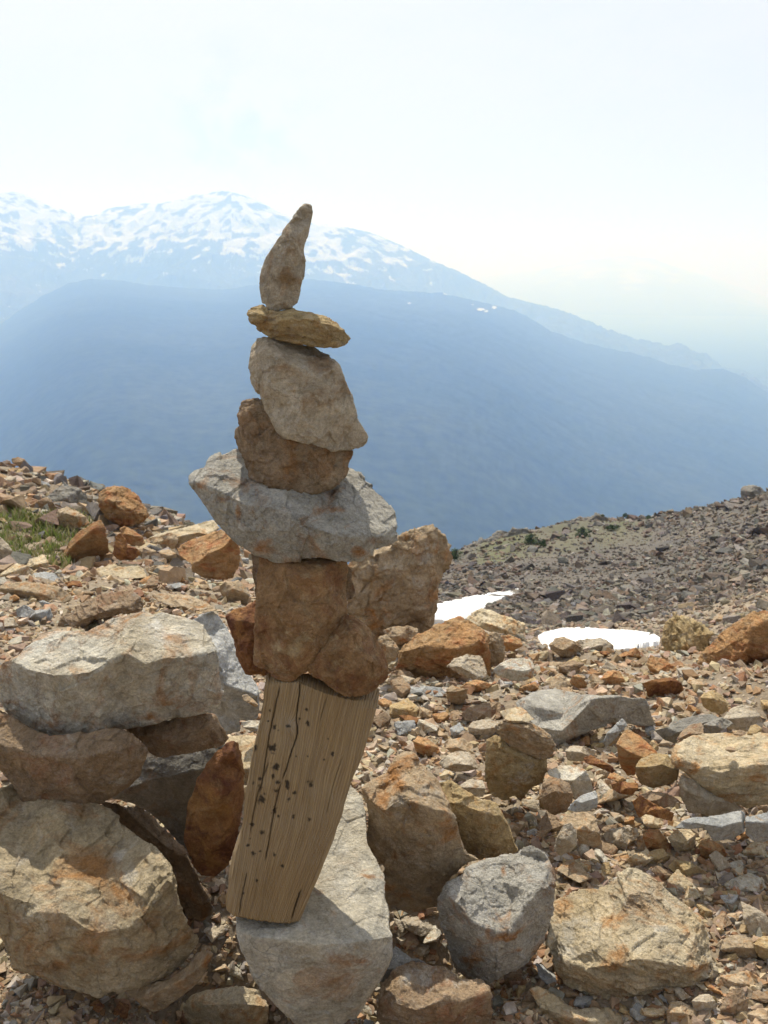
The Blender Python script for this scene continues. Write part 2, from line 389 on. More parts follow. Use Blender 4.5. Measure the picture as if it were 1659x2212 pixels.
V = np.stack([GX, GY, GZ], -1).reshape(-1, 3)
front = V[:, 1] > 0.5
ppx = np.full(len(V), -9e3); ppy = np.full(len(V), -9e3)
ppx[front], ppy[front] = project(V[front])
gm = np.zeros(len(V))
for k, poly in enumerate(GREEN):
    rad_ = np.hypot(V[:, 0], V[:, 1]); okr = rad_ < 14 if k < 2 else rad_ > 20
    gm = np.maximum(gm, in_poly(ppx, ppy, poly) & okr)
gm = np.clip(gm * 0.55 + 1.3 * fbm(V / np.clip(np.hypot(V[:, 0], V[:, 1])[:, None] / 6, 0.6, 9) * 2.0, 4) * (gm > 0), 0, 1)
me = mk_mesh('ground', V, Q, True, {'green': ('FLOAT', gm)})
m, t = NT('scree_dirt'); g = G(t)
tcd = g.n('ShaderNodeTexCoord').outputs['Object']
cam_r = g.n('ShaderNodeVectorMath', {0: tcd}, operation='LENGTH').outputs['Value']
a = g.noise(tcd, 1.3, 6, 0.6); b = g.noise(tcd, 55, 7, 0.7); c = g.noise(tcd, 6, 8, 0.65, 0.4); d = g.noise(tcd, 0.16, 5, 0.6)
base = g.mix(g.ramp(a, 0.35, 0.65), c4((0.28, 0.225, 0.16)), c4((0.20, 0.16, 0.115)))
base = g.mix(g.ramp(c, 0.5, 0.68, 0, 0.6), base, c4((0.38, 0.33, 0.26)))
far = g.mix(g.ramp(d, 0.38, 0.62), c4((0.15, 0.13, 0.105)), c4((0.10, 0.093, 0.085)))
base = g.mix(g.ramp(cam_r, 17, 26), base, far)
gat = g.n('ShaderNodeAttribute', attribute_name='green').outputs['Fac']
base = g.mix(g.math('MULTIPLY', gat, 0.8), base, c4((0.115, 0.12, 0.06)))
val = g.ramp(b, 0.25, 0.75, 0.6, 1.4)
base = g.mix(1.0, base, g.n('ShaderNodeCombineXYZ', {0: val, 1: val, 2: val}).outputs[0], 'MULTIPLY')
hh = g.math('ADD', g.noise(tcd, 30, 10, 0.7), g.math('MULTIPLY', b, 0.4))
bm_ = g.n('ShaderNodeBump', {'Strength': 1.0, 'Distance': 0.012, 'Height': hh})
bd = g.n('ShaderNodeBsdfPrincipled', {'Base Color': base, 'Roughness': 0.95, 'Specular IOR Level': 0.2, 'Normal': bm_.outputs[0]})
t.links.new(bd.outputs[0], g.n('ShaderNodeOutputMaterial').inputs[0])
tag(add_obj('ground', me, m), kind='structure')

# ------------------------------------------------------------------ far valley and mountains (real distances, metres)
def mountain(name, sky, r_ridge, r_foot, z_foot, mat, rough, seed, snow=None, lab=None, nc=560, nr=150, xr=(-2600, 4300), pw=1.12):
    pxs = np.linspace(xr[0], xr[1], nc) if xr[0] < -1000 else np.linspace(*xr, nc)
    dense = np.linspace(-60, 1720, int(nc * 0.8)); pxs = np.unique(np.concatenate([np.linspace(xr[0], -60, 50), dense, np.linspace(1720, xr[1], 50)]))
    sx = np.array([p[0] for p in sky], float); sy = np.array([p[1] for p in sky], float)
    crest = np.interp(pxs, sx, sy); ux = np.arange(-2700, 4400, 10.0); kr = np.exp(-np.linspace(-2.2, 2.2, 41) ** 2); kr /= kr.sum()
    top = np.interp(pxs, ux[20:-20], np.convolve(np.interp(ux, sx, sy), kr, 'valid'))
    jit = 2.2 * fbm(np.stack([pxs / 26.0, np.full_like(pxs, seed), np.zeros_like(pxs)], 1), 4, gain=0.6)
    ridge = PR(pxs, top, r_ridge); jz = PR(pxs, crest + jit, r_ridge)[:, 2] - ridge[:, 2]
    t_ = np.concatenate([1 - (1 - np.linspace(0, 1, nr)) ** 1.7, 1 + np.linspace(0, 0.45, 24)[1:]])
    foot = ridge.copy(); k = r_foot / r_ridge; foot[:, 0] *= k; foot[:, 1] *= k; foot[:, 2] = z_foot
    W = []
    for tt in t_:
        if tt <= 1:
            e = tt ** pw
            q = foot * (1 - tt) + ridge * tt; q[:, 2] = foot[:, 2] * (1 - e) + ridge[:, 2] * e
        else:
            q = ridge.copy(); q[:, :2] *= 1 + (tt - 1) * 0.9; q[:, 2] = ridge[:, 2] - (tt - 1) * 2.0 * (ridge[:, 2].mean() - z_foot)
        q = q.copy(); q[:, 2] += jz * np.clip(1 - abs(tt - 1) * (5 if tt < 1 else 14), 0, 1) ** 2
        W.append(q)
    W = np.array(W); n, c = W.shape[:2]; Vm = W.reshape(-1, 3); tt = np.repeat(t_, c)
    env = np.clip(1 - np.abs(tt - 1) * 9, 0, 1); env = (1 - env) * np.clip(tt * 5, 0, 1)
    s_ = r_ridge * 0.11
    d = ridged(Vm / s_ + seed, 6, 0.55); d -= d.mean()
    Vm = Vm.copy(); Vm[:, 2] += d * rough * s_ * (0.12 + 0.88 * env)* np.where(tt > 1, 0.3, 1)
    # keep the crest line where it was traced
    i = np.arange(n * c).reshape(n, c)
    Qm = np.stack([i[:-1, :-1], i[:-1, 1:], i[1:, 1:], i[1:, :-1]], -1).reshape(-1, 4)
    qx, qy = project(Vm)
    sn = np.zeros(len(Vm)) if snow is None else snow(qx, qy, Vm, tt)
    me = mk_mesh(name, Vm, Qm, True, {'snow': ('FLOAT', np.clip(sn, 0, 1))})
    return tag(add_obj(name, me, mat), kind='structure')
def slope_mat(name, a, b, sc_, rock=None):
    m, t = NT(name); g = G(t); tcd = g.n('ShaderNodeTexCoord').outputs['Object']
    n1 = g.noise(tcd, sc_, 6, 0.6); n2 = g.noise(tcd, sc_ * 18, 6, 0.7)
    base = g.mix(g.ramp(n1, 0.35, 0.65), c4(a), c4(b)); v = g.ramp(n2, 0.3, 0.7, 0.35, 1.65)
    base = g.mix(1.0, base, g.n('ShaderNodeCombineXYZ', {0: v, 1: v, 2: v}).outputs[0], 'MULTIPLY')
    sn = g.n('ShaderNodeAttribute', attribute_name='snow').outputs['Fac']
    base = g.mix(g.ramp(sn, 0.35, 0.6), base, c4((0.50, 0.51, 0.52)))
    bd = g.n('ShaderNodeBsdfDiffuse', {'Color': base}); t.links.new(bd.outputs[0], g.n('ShaderNodeOutputMaterial').inputs[0]); return m
forest = slope_mat('forest_slope', (0.026, 0.036, 0.022), (0.045, 0.053, 0.032), 0.0012)
alpine = slope_mat('alpine_slope', (0.045, 0.055, 0.04), (0.09, 0.085, 0.07), 0.0008)
SKA = [(-2600, 900), (-600, 860), (-200, 780), (0, 700), (50, 665), (100, 635), (150, 612), (200, 602), (260, 606), (310, 614), (400, 622), (480, 626), (560, 615), (675, 603), (750, 612), (829, 626), (900, 630), (960, 634), (1050, 655), (1110, 670), (1150, 690), (1190, 715), (1280, 745), (1400, 770), (1440, 785), (1500, 798), (1560, 797), (1610, 815), (1659, 850), (1800, 900), (2600, 1000), (4300, 1000)]
SKB = [(-2600, 700), (-800, 520), (-200, 440), (0, 416), (30, 413), (65, 424), (105, 444), (165, 466), (200, 468), (235, 454), (300, 439), (350, 439), (425, 420), (480, 411), (530, 424), (590, 451), (675, 481), (750, 491), (800, 501), (830, 512), (880, 537), (930, 562), (995, 590), (1055, 622), (1105, 645), (1180, 662), (1220, 673), (1280, 700), (1355, 730), (1420, 751), (1480, 756), (1540, 780), (1580, 802), (1659, 840), (1900, 940), (2600, 1000), (4300, 1000)]
SKC = [(-2600, 760), (0, 720), (900, 640), (1030, 612), (1130, 595), (1205, 575), (1280, 560), (1355, 552), (1405, 557), (1455, 575), (1530, 600), (1605, 645), (1659, 680), (1900, 730), (4300, 760)]
def snA(qx, qy, V_, tt):
    spots = [(964, 635, 9, 2), (1040, 668, 10, 3), (1068, 664, 7, 4), (1051, 672, 5, 2.5), (884, 655, 5, 2), (1020, 658, 5, 1.5)]
    s = 0
    nn = fbm(V_ / 90.0, 3)
    for a, b, c, d in spots: s = np.maximum(s, 1.1 - np.hypot((qx - a) / c, (qy - b) / d) * 0.85 + 0.5 * nn)
    return s * (tt > 0.5)
def snB(qx, qy, V_, tt):
    line = np.interp(qx, [-900, 0, 120, 260, 330, 420, 520, 640, 760, 830, 940, 1000], [520, 512, 520, 530, 522, 508, 532, 552, 575, 566, 572, 540])
    up = (line - qy) / 55.0
    z_ = np.zeros_like(qx); p1 = fbm(np.stack([qx / 70, qy / 40, z_ + 4], 1), 3); p2 = fbm(np.stack([qx / 60, qy / 30, z_ + 14], 1), 3)
    sl_ = np.interp(qx, [0, 150, 260, 420, 500, 620, 800], [0.25, 0.1, -0.5, -0.3, 0.0, 0.5, 0.45])
    f = fbm(np.stack([(qx + 14 * p1) / 37, (qy - sl_ * (qx % 4000) * 0.0 + 7 * p2 - 0.3 * (qx - 480) * np.sign(sl_)) / 13.5, z_], 1), 6, gain=0.66)
    s = 0.49 + np.clip(up, -1.5, 0.35) * 0.52 + 0.85 * f
    s = s - np.clip((qx - 700) / 500, 0, 0.3)
    rockband = np.exp(-(((qx - 495) / 45) ** 2 + ((qy - 428) / 22) ** 2)) * 0.35
    return (s - rockband) * (qx < 960)
def snC(qx, qy, V_, tt):
    return 0.0 + 0.4 * fbm(V_ / 900.0, 4) + np.clip((640 - qy) / 90, -1, 0.4)
mountain('far_mountain', SKC, 34000, 22000, -800, alpine, 0.03, 31, snC, nc=420, nr=60)
mountain('snowy_mountain', SKB, 10500, 6800, -800, alpine, 0.12, 12, snB, nc=1300, nr=230)
mountain('forested_mountain', SKA, 7500, 1300, -904, forest, 0.012, 5, snA, nc=900, nr=260, pw=0.36)
# valley floor under everything
R_ = 36500.0
me = mk_mesh('valley_floor', [(-R_, -R_, -905), (R_, -R_, -905), (R_, R_, -905), (-R_, R_, -905)], [[0, 1, 2, 3]], False, {'snow': ('FLOAT', [0, 0, 0, 0])})
tag(add_obj('valley_floor', me, forest), kind='structure')
# the flank of the mountain that the camera stands on, from the edge of the ground sheet down to the valley
fl = []
fr_ = np.exp(np.linspace(math.log(255), math.log(2300), 40))
edge_z = gz(255 * np.sin(ph[::4]), 255 * np.cos(ph[::4]))
for k, r in enumerate(fr_):
    u = math.log(r / 255) / math.log(2300 / 255)
    z = (edge_z - 6) * (1 - u) + (-930) * u
    fl.append(np.stack([r * np.sin(ph[::4]), r * np.cos(ph[::4]), z], 1))
fl = np.array(fl); n, c = fl.shape[:2]; i = np.arange(n * c).reshape(n, c)
me = mk_mesh('mountain_flank', fl.reshape(-1, 3), np.stack([i[:-1, :-1], i[:-1, 1:], i[1:, 1:], i[1:, :-1]], -1).reshape(-1, 4), True, {'snow': ('FLOAT', np.zeros(n * c))})
tag(add_obj('mountain_flank', me, forest), kind='structure')

# ------------------------------------------------------------------ haze: one closed box of even, bluish-scattering air
hb = 37000.0; z0, z1 = -906.0, 900.0
hv = [(x, y, z) for z in (z0, z1) for x, y in ((-hb, -hb), (hb, -hb), (hb, hb), (-hb, hb))]
hf = [[3, 2, 1, 0], [4, 5, 6, 7], [0, 1, 5, 4], [1, 2, 6, 5], [2, 3, 7, 6], [3, 0, 4, 7]]
m, t = NT('haze_air'); g = G(t)
pv = g.n('ShaderNodeVolumePrincipled', {'Color': (0.29, 0.495, 1.0, 1), 'Density': 2.6e-4, 'Absorption Color': (1, 1, 1, 1), 'Anisotropy': 0.35})
t.links.new(pv.outputs[0], g.n('ShaderNodeOutputMaterial').inputs['Volume'])
tag(add_obj('haze', mk_mesh('haze', hv, hf, False), m), kind='stuff')
# ------------------------------------------------------------------ traced rocks
WIN = {'A': (0, 1600, 900), 'B': (0, 2100, 900), 'C': (0, 2800, 900), 'D': (650, 700, 800), 'E': (650, 1550, 1000),
       'F': (650, 2350, 800), 'G': (1250, 2550, 850), 'H': (1850, 2850, 886), 'I': (1350, 2050, 700), 'J': (1950, 2050, 786),
       'K': (1500, 1650, 1236)}
def tf(win, pts):
    x0, y0, w_ = WIN[win]; k = w_ / 1659.0
    return [((x0 + p[0] * k) / 1.6492, (y0 + p[1] * k) / 1.6492) + tuple(p[2:]) for p in pts]
ROCKS = []           # (anchor phrase, centre in picture, outline) for placing and describing the loose stones
def rock(win, label, mat, out, ridge, Y=None, kt=1.2, kf=0.12, ex=(), thick=None, soft=2, rough=1.0, chip=1.0,
         cat='rock', name='rock', group=None, anchor=None, strata=None, base=None, L=3.6, seed=None, kd=1.0, stains=()):
    """A rock from its traced outline (x, y), the edge between its top and its front (x, y, nearness) and extra
    points (x, y, offset). Depths are in picture pixels at the rock's distance; kt and kf lean the top and front."""
    k = WIN[win][2] / 1659.0 / 1.6492
    if cat == 'cairn stone': rough *= 0.72; soft = 1
    elif Y is None or Y < 3: kf += 0.12; rough *= 0.75; soft = 1
    if cat == 'cairn stone':
        ridge = [(p[0], p[1], (p[2] if len(p) > 2 else 0) * 1.45) for p in ridge]; ex = [(p[0], p[1], (p[2] if len(p) > 2 else 0) * 1.8) for p in ex]
    else:
        ridge = [(p[0], p[1], (p[2] if len(p) > 2 else 0) * 1.2) for p in ridge]; ex = [(p[0], p[1], (p[2] if len(p) > 2 else 0) * 1.5) for p in ex]
    out = tf(win, out); ridge = tf(win, ridge); ex = tf(win, ex)
    O = np.array([p[:2] for p in out]); cx, cy = O.mean(0); bot = O[np.argmax(O[:, 1])]
    wdt, hgt = np.ptp(O[:, 0]), np.ptp(O[:, 1]); sz = math.sqrt(wdt * hgt)
    if Y is None:
        bx, by = base or (cx, bot[1]); Y = hitY(bx, by - 0.03 * hgt)
    rx = np.array([p[0] for p in ridge]); ry = np.array([p[1] for p in ridge]); rd = np.array([(p[2] if len(p) > 2 else 0) * k for p in ridge])
    o_ = np.argsort(rx)
    def dep(x, y):
        yy = np.interp(x, rx[o_], ry[o_]); d0 = np.interp(x, rx[o_], rd[o_])
        return -d0 + ((yy - y) * kt if y < yy else (y - yy) * kf)
    pts, deps = [], []
    def add(x, y, d):
        for i, (a, b) in enumerate(pts):
            if abs(a - x) + abs(b - y) < 0.6: return i
        pts.append((x, y)); deps.append(d); return len(pts) - 1
    io = [add(p[0], p[1], dep(p[0], p[1]) + (p[2] * k if len(p) > 2 else 0.035 * sz)) for p in out]
    ir = []
    for p in ridge:
        ins = in_poly(np.array([p[0]]), np.array([p[1]]), O)[0]
        near = np.min(np.hypot(O[:, 0] - p[0], O[:, 1] - p[1]))
        ir.append(add(p[0], p[1], dep(p[0], p[1])) if ins and near > 0.03 * sz else None)
    for p in ex:
        if in_poly(np.array([p[0]]), np.array([p[1]]), O)[0]: add(p[0], p[1], dep(p[0], p[1]) - (p[2] if len(p) > 2 else 0) * k)
    edges = [(ir[j], ir[j + 1]) for j in range(len(ir) - 1) if ir[j] is not None and ir[j + 1] is not None]
    edges += [(io[j], io[(j + 1) % len(io)]) for j in range(len(io))]
    area = sum(pts[io[j]][0] * pts[io[(j + 1) % len(io)]][1] - pts[io[(j + 1) % len(io)]][0] * pts[io[j]][1] for j in range(len(io)))
    vo, eo, fo, ov, _, _ = geometry.delaunay_2d_cdt([Vector(p) for p in pts], edges, [io if area > 0 else io[::-1]], 1, 1e-4)
    dd = np.array([deps[s[0]] if len(s) else np.nan for s in ov])
    v2 = np.array([(v.x, v.y) for v in vo])
    for i in np.where(np.isnan(dd))[0]: dd[i] = dep(*v2[i])
    T = []
    for f in fo:
        f = list(f)
        for j in range(1, len(f) - 1): T.append((f[0], f[j], f[j + 1]))
    T = np.array(T)
    # outline loop as vertex ids of the triangulation
    E = {}
    for a, b, c in T:
        for p, q in ((a, b), (b, c), (c, a)): E[(p, q)] = 1
    loop = {p: q for (p, q) in E if (q, p) not in E}
    s0 = next(iter(loop)); ring = [s0]; cur = loop[s0]
    while cur != s0 and len(ring) < 400: ring.append(cur); cur = loop[cur]
    thick = (thick if thick is not None else 0.75) * min(wdt, hgt) * kd
    far = np.percentile(dd, 75)
    rings = [ring]; V2 = [tuple(p) for p in v2]; DD = list(dd); BK = [0.0] * len(V2)
    c2 = v2[ring].mean(0)
    for s_, t_ in ((0.93, 0.35), (0.78, 0.8), (0.45, 1.05)):
        new = []
        for i in ring:
            q = c2 + (v2[i] - c2) * s_; V2.append(tuple(q)); DD.append(dd[i] * (1 - t_ * 0.6) + (far + thick) * t_ * 0.6 + thick * t_ * 0.4); BK.append(1.0); new.append(len(V2) - 1)
        rings.append(new)
    T = [tuple(x) for x in T]; nr = len(ring)
    for a, b in zip(rings[:-1], rings[1:]):
        for j in range(nr):
            k2 = (j + 1) % nr; T += [(a[k2], a[j], b[j]), (a[k2], b[j], b[k2])]
    V2.append(tuple(c2)); DD.append(far + thick * 1.05); BK.append(1.0); ci = len(V2) - 1
    for j in range(nr): T.append((rings[-1][(j + 1) % nr], rings[-1][j], ci))
    V2 = np.array(V2); u = Y / F
    V = P(V2[:, 0], V2[:, 1], Y + np.array(DD) * u)
    T = np.array(T); S = sz * u; BK = np.array(BK)
    vol = np.einsum('ij,ij->i', V[T[:, 0]], np.cross(V[T[:, 1]], V[T[:, 2]])).sum()
    if vol < 0: T = T[:, ::-1].copy()
    V, T, BK = refine(V, T, max(S / 28, 2 * u), BK, 2.0)
    V = smooth(V, T, soft, 0.5)
    V, T, BK = refine(V, T, L * u, BK, 3.5)
    V = smooth(V, T, 1, 0.5)
    sd_ = seed if seed is not None else (len(ROCKS) * 13 + 5)
    V = displace(V, T, S, sd_, rough, strata, chip)
    loc = V.mean(0); loc[2] = V[:, 2].min()
    attrs = None
    if stains:
        qx, qy = project(V); st = np.zeros(len(V)); pl_ = np.zeros(len(V))
        for (sx, sy, rx_, ry_, am) in stains:
            (a, b), = tf(win, [(sx, sy)]); f_ = am / abs(am) * np.clip(1.25 - np.hypot((qx - a) / (rx_ * k), (qy - b) / (ry_ * k)), 0, 1)
            if am > 0: st = np.maximum(st, f_ * abs(am))
            else: pl_ = np.maximum(pl_, -f_ * abs(am))
        attrs = {'stain': ('FLOAT', st), 'bare': ('FLOAT', pl_)}
    me = mk_mesh(name, V - loc, T, True, attrs)
    o = add_obj(name, me, M[mat], tuple(loc)); o['grain'] = float(1 / S); o['size'] = float(S)
    tag(o, label, cat, group)
    ROCKS.append((anchor, (cx, cy), O, sz, Y))
    return o

CG = 'stones balanced in the cairn on the wooden post'
# ---- the cairn, from the top
rock('D', 'slender pointed taupe stone standing on end at the very top of the cairn', 'taupe',
     [(905, 55), (945, 66), (960, 110), (945, 195), (925, 290), (892, 390), (915, 500), (898, 580), (876, 700), (853, 790), (800, 822), (720, 845), (640, 860), (622, 800), (588, 785), (574, 700), (565, 620), (585, 540), (612, 450), (662, 370), (715, 290), (790, 200), (840, 120), (868, 75)],
     [(560, 620, -60), (640, 640, 10), (760, 640, 45), (830, 600, 40), (915, 560, -40)], Y=1.62, kt=0.05, kf=0.05,
     ex=[(840, 150, 12), (900, 170, -20), (800, 320, 30), (720, 370, 12), (660, 470, -5), (640, 820, 0), (740, 780, 15), (630, 560, 4), (760, 430, 42), (860, 420, 10), (850, 280, 12), (862, 700, -10), (760, 560, 45)], thick=0.8, soft=2, rough=0.5, cat='cairn stone', name='cairn_stone', group=CG, L=3.0, anchor='the pointed top stone', stains=[(700,520,60,60,.7),(890,620,40,120,.8),(700,700,60,60,.6),(610,600,40,200,-.8),(800,450,90,50,-.6)])
rock('D', 'flat leaning yellow-brown stone lying under the pointed top stone of the cairn', 'yellow',
     [(485, 850), (510, 815), (590, 795), (640, 815), (700, 850), (820, 825), (900, 850), (1060, 885), (1130, 930), (1210, 1000), (1240, 1050), (1225, 1080), (1150, 1115), (1080, 1115), (960, 1105), (850, 1095), (700, 1060), (600, 1010), (520, 950), (484, 905)],
     [(480, 870, -30), (600, 880, 0), (760, 890, 60), (950, 910, 70), (1100, 950, 40), (1240, 1040, -40)], Y=1.60, kt=2.2, kf=0.35,
     ex=[(1080, 990, 10), (700, 960, 10)], thick=1.3, soft=2, rough=0.9, strata=(0.1, 0, 1), cat='cairn stone', name='cairn_stone', group=CG, L=3.0, anchor='the flat leaning stone')
rock('D', 'large grey-taupe wedge-shaped block in the upper cairn, beneath the flat yellow-brown stone', 'taupe',
     [(545, 1055), (620, 1047), (720, 1058), (960, 1105), (1020, 1150), (1130, 1215), (1170, 1265), (1200, 1360), (1260, 1480), (1310, 1640), (1370, 1760), (1376, 1800), (1350, 1840), (1260, 1870), (1120, 1872), (1000, 1862), (900, 1820), (760, 1790), (700, 1740), (650, 1650), (600, 1580), (560, 1470), (515, 1380), (490, 1290), (490, 1180), (500, 1110)],
     [(480, 1200, -70), (640, 1130, 40), (760, 1220, 95), (900, 1290, 90), (1010, 1330, 70), (1130, 1260, 10), (1220, 1300, -30), (1380, 1700, -60)], Y=1.60, kt=1.5, kf=0.06,
     ex=[(620, 1400, 20), (700, 1700, -10), (900, 1520, 15), (1100, 1500, 20), (1180, 1500, -5), (1200, 1800, -20), (1270, 1700, -10), (840, 1740, 0)], thick=0.7, soft=2, rough=0.7, cat='cairn stone', name='cairn_stone', group=CG, L=3.2, anchor='the large wedge block of the cairn', stains=[(900,1500,260,120,.65),(800,1350,120,60,.6),(1150,1700,150,120,.45),(620,1250,110,180,-.9),(950,1290,200,60,-.9),(700,1600,100,120,-.7),(1050,1780,180,60,-.5)])
rock('E', 'knobbly brown cairn stone with a rusty foot, under the large wedge-shaped block', 'brown',
     [(306, -30), (300, 20), (320, 55), (345, 120), (380, 190), (395, 240), (400, 300), (440, 355), (540, 398), (620, 385), (660, 355), (740, 345), (870, 345), (930, 300), (965, 250), (1000, 170), (1015, 90), (900, 60), (800, -60), (640, -80), (520, -230), (420, -226), (350, -205), (325, -150), (322, -110), (335, -60), (318, -50)],
     [(300, -60, -30), (420, -10, 15), (600, 30, 50), (760, 60, 40), (930, 60, 10), (1015, 90, -40)], Y=1.625, kt=0.25, kf=0.16,
     ex=[(520, 260, 35), (700, 200, -25), (640, 120, 0), (400, 100, 0), (820, 230, 20), (370, -130, 8), (360, -75, -8), (370, 0, 10), (900, 180, 5)], thick=0.75, soft=2, rough=1.0, cat='cairn stone', name='cairn_stone', group=CG, L=3.2, anchor='the knobbly brown cairn stone', stains=[(420,190,60,110,.9),(560,370,120,40,.9),(860,150,150,120,.7),(450,40,120,90,-.7),(700,290,120,70,-.6),(990,120,40,60,.9)])
rock('E', 'wide pale grey granite slab jutting out both sides of the cairn, with orange streaks', 'greyslab',
     [(37, 240), (60, 222), (130, 190), (160, 140), (240, 100), (310, 75), (350, 90), (600, 60), (960, 200), (1010, 215), (1130, 290), (1220, 390), (1270, 470), (1282, 520), (1275, 590), (1280, 625), (1230, 660), (1180, 670), (1100, 705), (1060, 742), (960, 745), (800, 738), (560, 742), (440, 715), (330, 655), (230, 560), (185, 480), (120, 400), (70, 330), (40, 280)],
     [(30, 260, -110), (120, 295, -50), (220, 330, 10), (370, 410, 60), (520, 430, 85), (640, 460, 85), (760, 540, 90), (940, 600, 75), (1060, 600, 40), (1180, 600, -20), (1285, 560, -90)], Y=1.60, kt=1.35, kf=0.25,
     ex=[(260, 205, -12), (180, 190, 6), (560, 560, 15), (900, 430, 25), (1060, 440, 10), (820, 470, -14), (1000, 500, -12), (330, 520, 0), (860, 680, 0), (240, 400, 0)], thick=0.8, soft=2, rough=0.75, cat='cairn stone', name='cairn_stone', group=CG, L=3.0, anchor='the wide grey cairn slab', stains=[(330,480,28,70,1.2),(240,380,90,30,.9),(890,440,90,30,1.2),(1050,700,80,40,1.2),(100,300,60,40,.9),(150,200,90,20,.6),(1150,620,60,50,.8),(700,560,300,100,.28)])
rock('E', 'upright reddish-brown block in the lower cairn, carrying the wide pale slab', 'redbrown',
     [(448, 700), (980, 720), (985, 790), (968, 900), (970, 1000), (968, 1080), (930, 1170), (870, 1270), (800, 1370), (740, 1410), (640, 1462), (590, 1462), (540, 1440), (500, 1400), (425, 1350), (424, 1200), (432, 1000), (438, 820)],
     [(424, 1000, -20), (520, 960, 30), (700, 900, 55), (860, 900, 30), (985, 880, -60)], Y=1.60, kt=0.12, kf=0.08,
     ex=[(570, 850, 0), (720, 830, 12), (860, 1050, 15), (640, 1150, 30), (760, 1180, 20), (560, 1300, 12), (650, 1400, 5), (480, 1320, 5), (900, 960, -8), (450, 1100, 0), (830, 780, 0), (920, 900, -25)], thick=0.6, soft=2, rough=0.7, cat='cairn stone', name='cairn_stone', group=CG, L=3.2, anchor='the upright cairn block', stains=[(880,850,120,110,1.0),(850,1050,110,130,.8),(640,1250,190,180,-.8),(720,830,60,30,-1.1),(560,1050,110,120,-.5),(560,850,90,60,.5)])
rock('E', 'narrow pinkish stone standing hidden behind the upright reddish-brown cairn block', 'pink',
     [(398, 680), (450, 690), (980, 760), (1010, 800), (1000, 850), (1030, 920), (1010, 960), (980, 985), (960, 1100), (600, 1200), (440, 1150), (425, 900), (420, 860)],
     [(398, 860, 0), (700, 860, 30), (1030, 860, -10)], Y=1.76, kt=0.1, kf=0.1, thick=0.3, rough=0.7, cat='cairn stone', name='cairn_stone', group=CG, anchor='the hidden cairn stone')
rock('E', 'rust-orange stone poking out left behind the upright cairn block, above the post', 'rust',
     [(250, 1070), (300, 1030), (385, 1018), (425, 970), (560, 1000), (620, 1300), (560, 1420), (500, 1418), (385, 1418), (345, 1360), (318, 1300), (305, 1200), (270, 1130)],
     [(250, 1080, -10), (330, 1100, 25), (440, 1120, 40), (600, 1150, 0)], Y=1.73, kt=1.0, kf=0.1, ex=[(380, 1250, 20), (420, 1380, 0)], thick=0.6, soft=2, cat='cairn stone', name='cairn_stone', group=CG, anchor='the rust-orange stone of the cairn')
rock('E', 'rounded orange-brown stone propped on the right top edge of the wooden post', 'redbrown',
     [(960, 1068), (1020, 1078), (1090, 1130), (1130, 1180), (1160, 1260), (1190, 1300), (1215, 1400), (1210, 1440), (1165, 1480), (1130, 1515), (1050, 1540), (980, 1536), (900, 1515), (840, 1460), (760, 1420), (740, 1380), (800, 1280), (860, 1180), (930, 1110)],
     [(740, 1340, -10), (880, 1280, 40), (1000, 1250, 60), (1100, 1320, 40), (1215, 1400, -40)], Y=1.585, kt=0.9, kf=0.3,
     ex=[(1010, 1180, 20), (1000, 1400, 30), (880, 1430, 0), (1140, 1440, -10), (920, 1340, -12)], thick=0.8, soft=3, rough=1.1, cat='cairn stone', name='cairn_stone', group=CG, L=3.2, anchor='the orange-brown stone on the post', stains=[(1000,1130,90,60,.9),(900,1240,60,80,-.8),(1180,1400,50,80,.8),(960,1430,150,60,.6)])
# ---- rocks round the foot of the cairn
rock('F', 'long flat-topped pale grey boulder that the wooden post stands on', 'greywhite',
     [(390, 1880), (560, 1880), (780, 1300), (930, 700), (1080, 840), (1250, 930), (1330, 1010), (1365, 1180), (1370, 1350), (1420, 1440), (1495, 1590), (1500, 1740), (1530, 1840), (1530, 1960), (1562, 2040), (1556, 2200), (1508, 2308), (1400, 2470), (1296, 2640), (1183, 2700), (841, 2700), (690, 2560), (530, 2350), (430, 2150), (388, 1990)],
     [(385, 2020, -20), (560, 2050, 40), (800, 2070, 60), (1000, 2110, 70), (1250, 2090, 40), (1400, 2070, 20), (1562, 2060, -60)], Y=1.555, kt=1.62, kf=0.02,
     ex=[(980, 1660, 0), (1200, 1700, 10), (1220, 1640, -8), (1400, 1680, 4), (1150, 2350, 25), (900, 2500, 10), (1400, 2250, 5), (700, 1960, 0), (1480, 1750, 0)], thick=0.3, soft=1, rough=0.35, chip=0.8, cat='boulder', name='boulder', anchor='the pale boulder under the post', L=3.4, stains=[(1000,1720,60,40,1.0),(1380,1600,120,30,1.0),(1250,1110,60,30,.8),(1300,850,60,200,.6),(1200,1500,200,80,.35)])
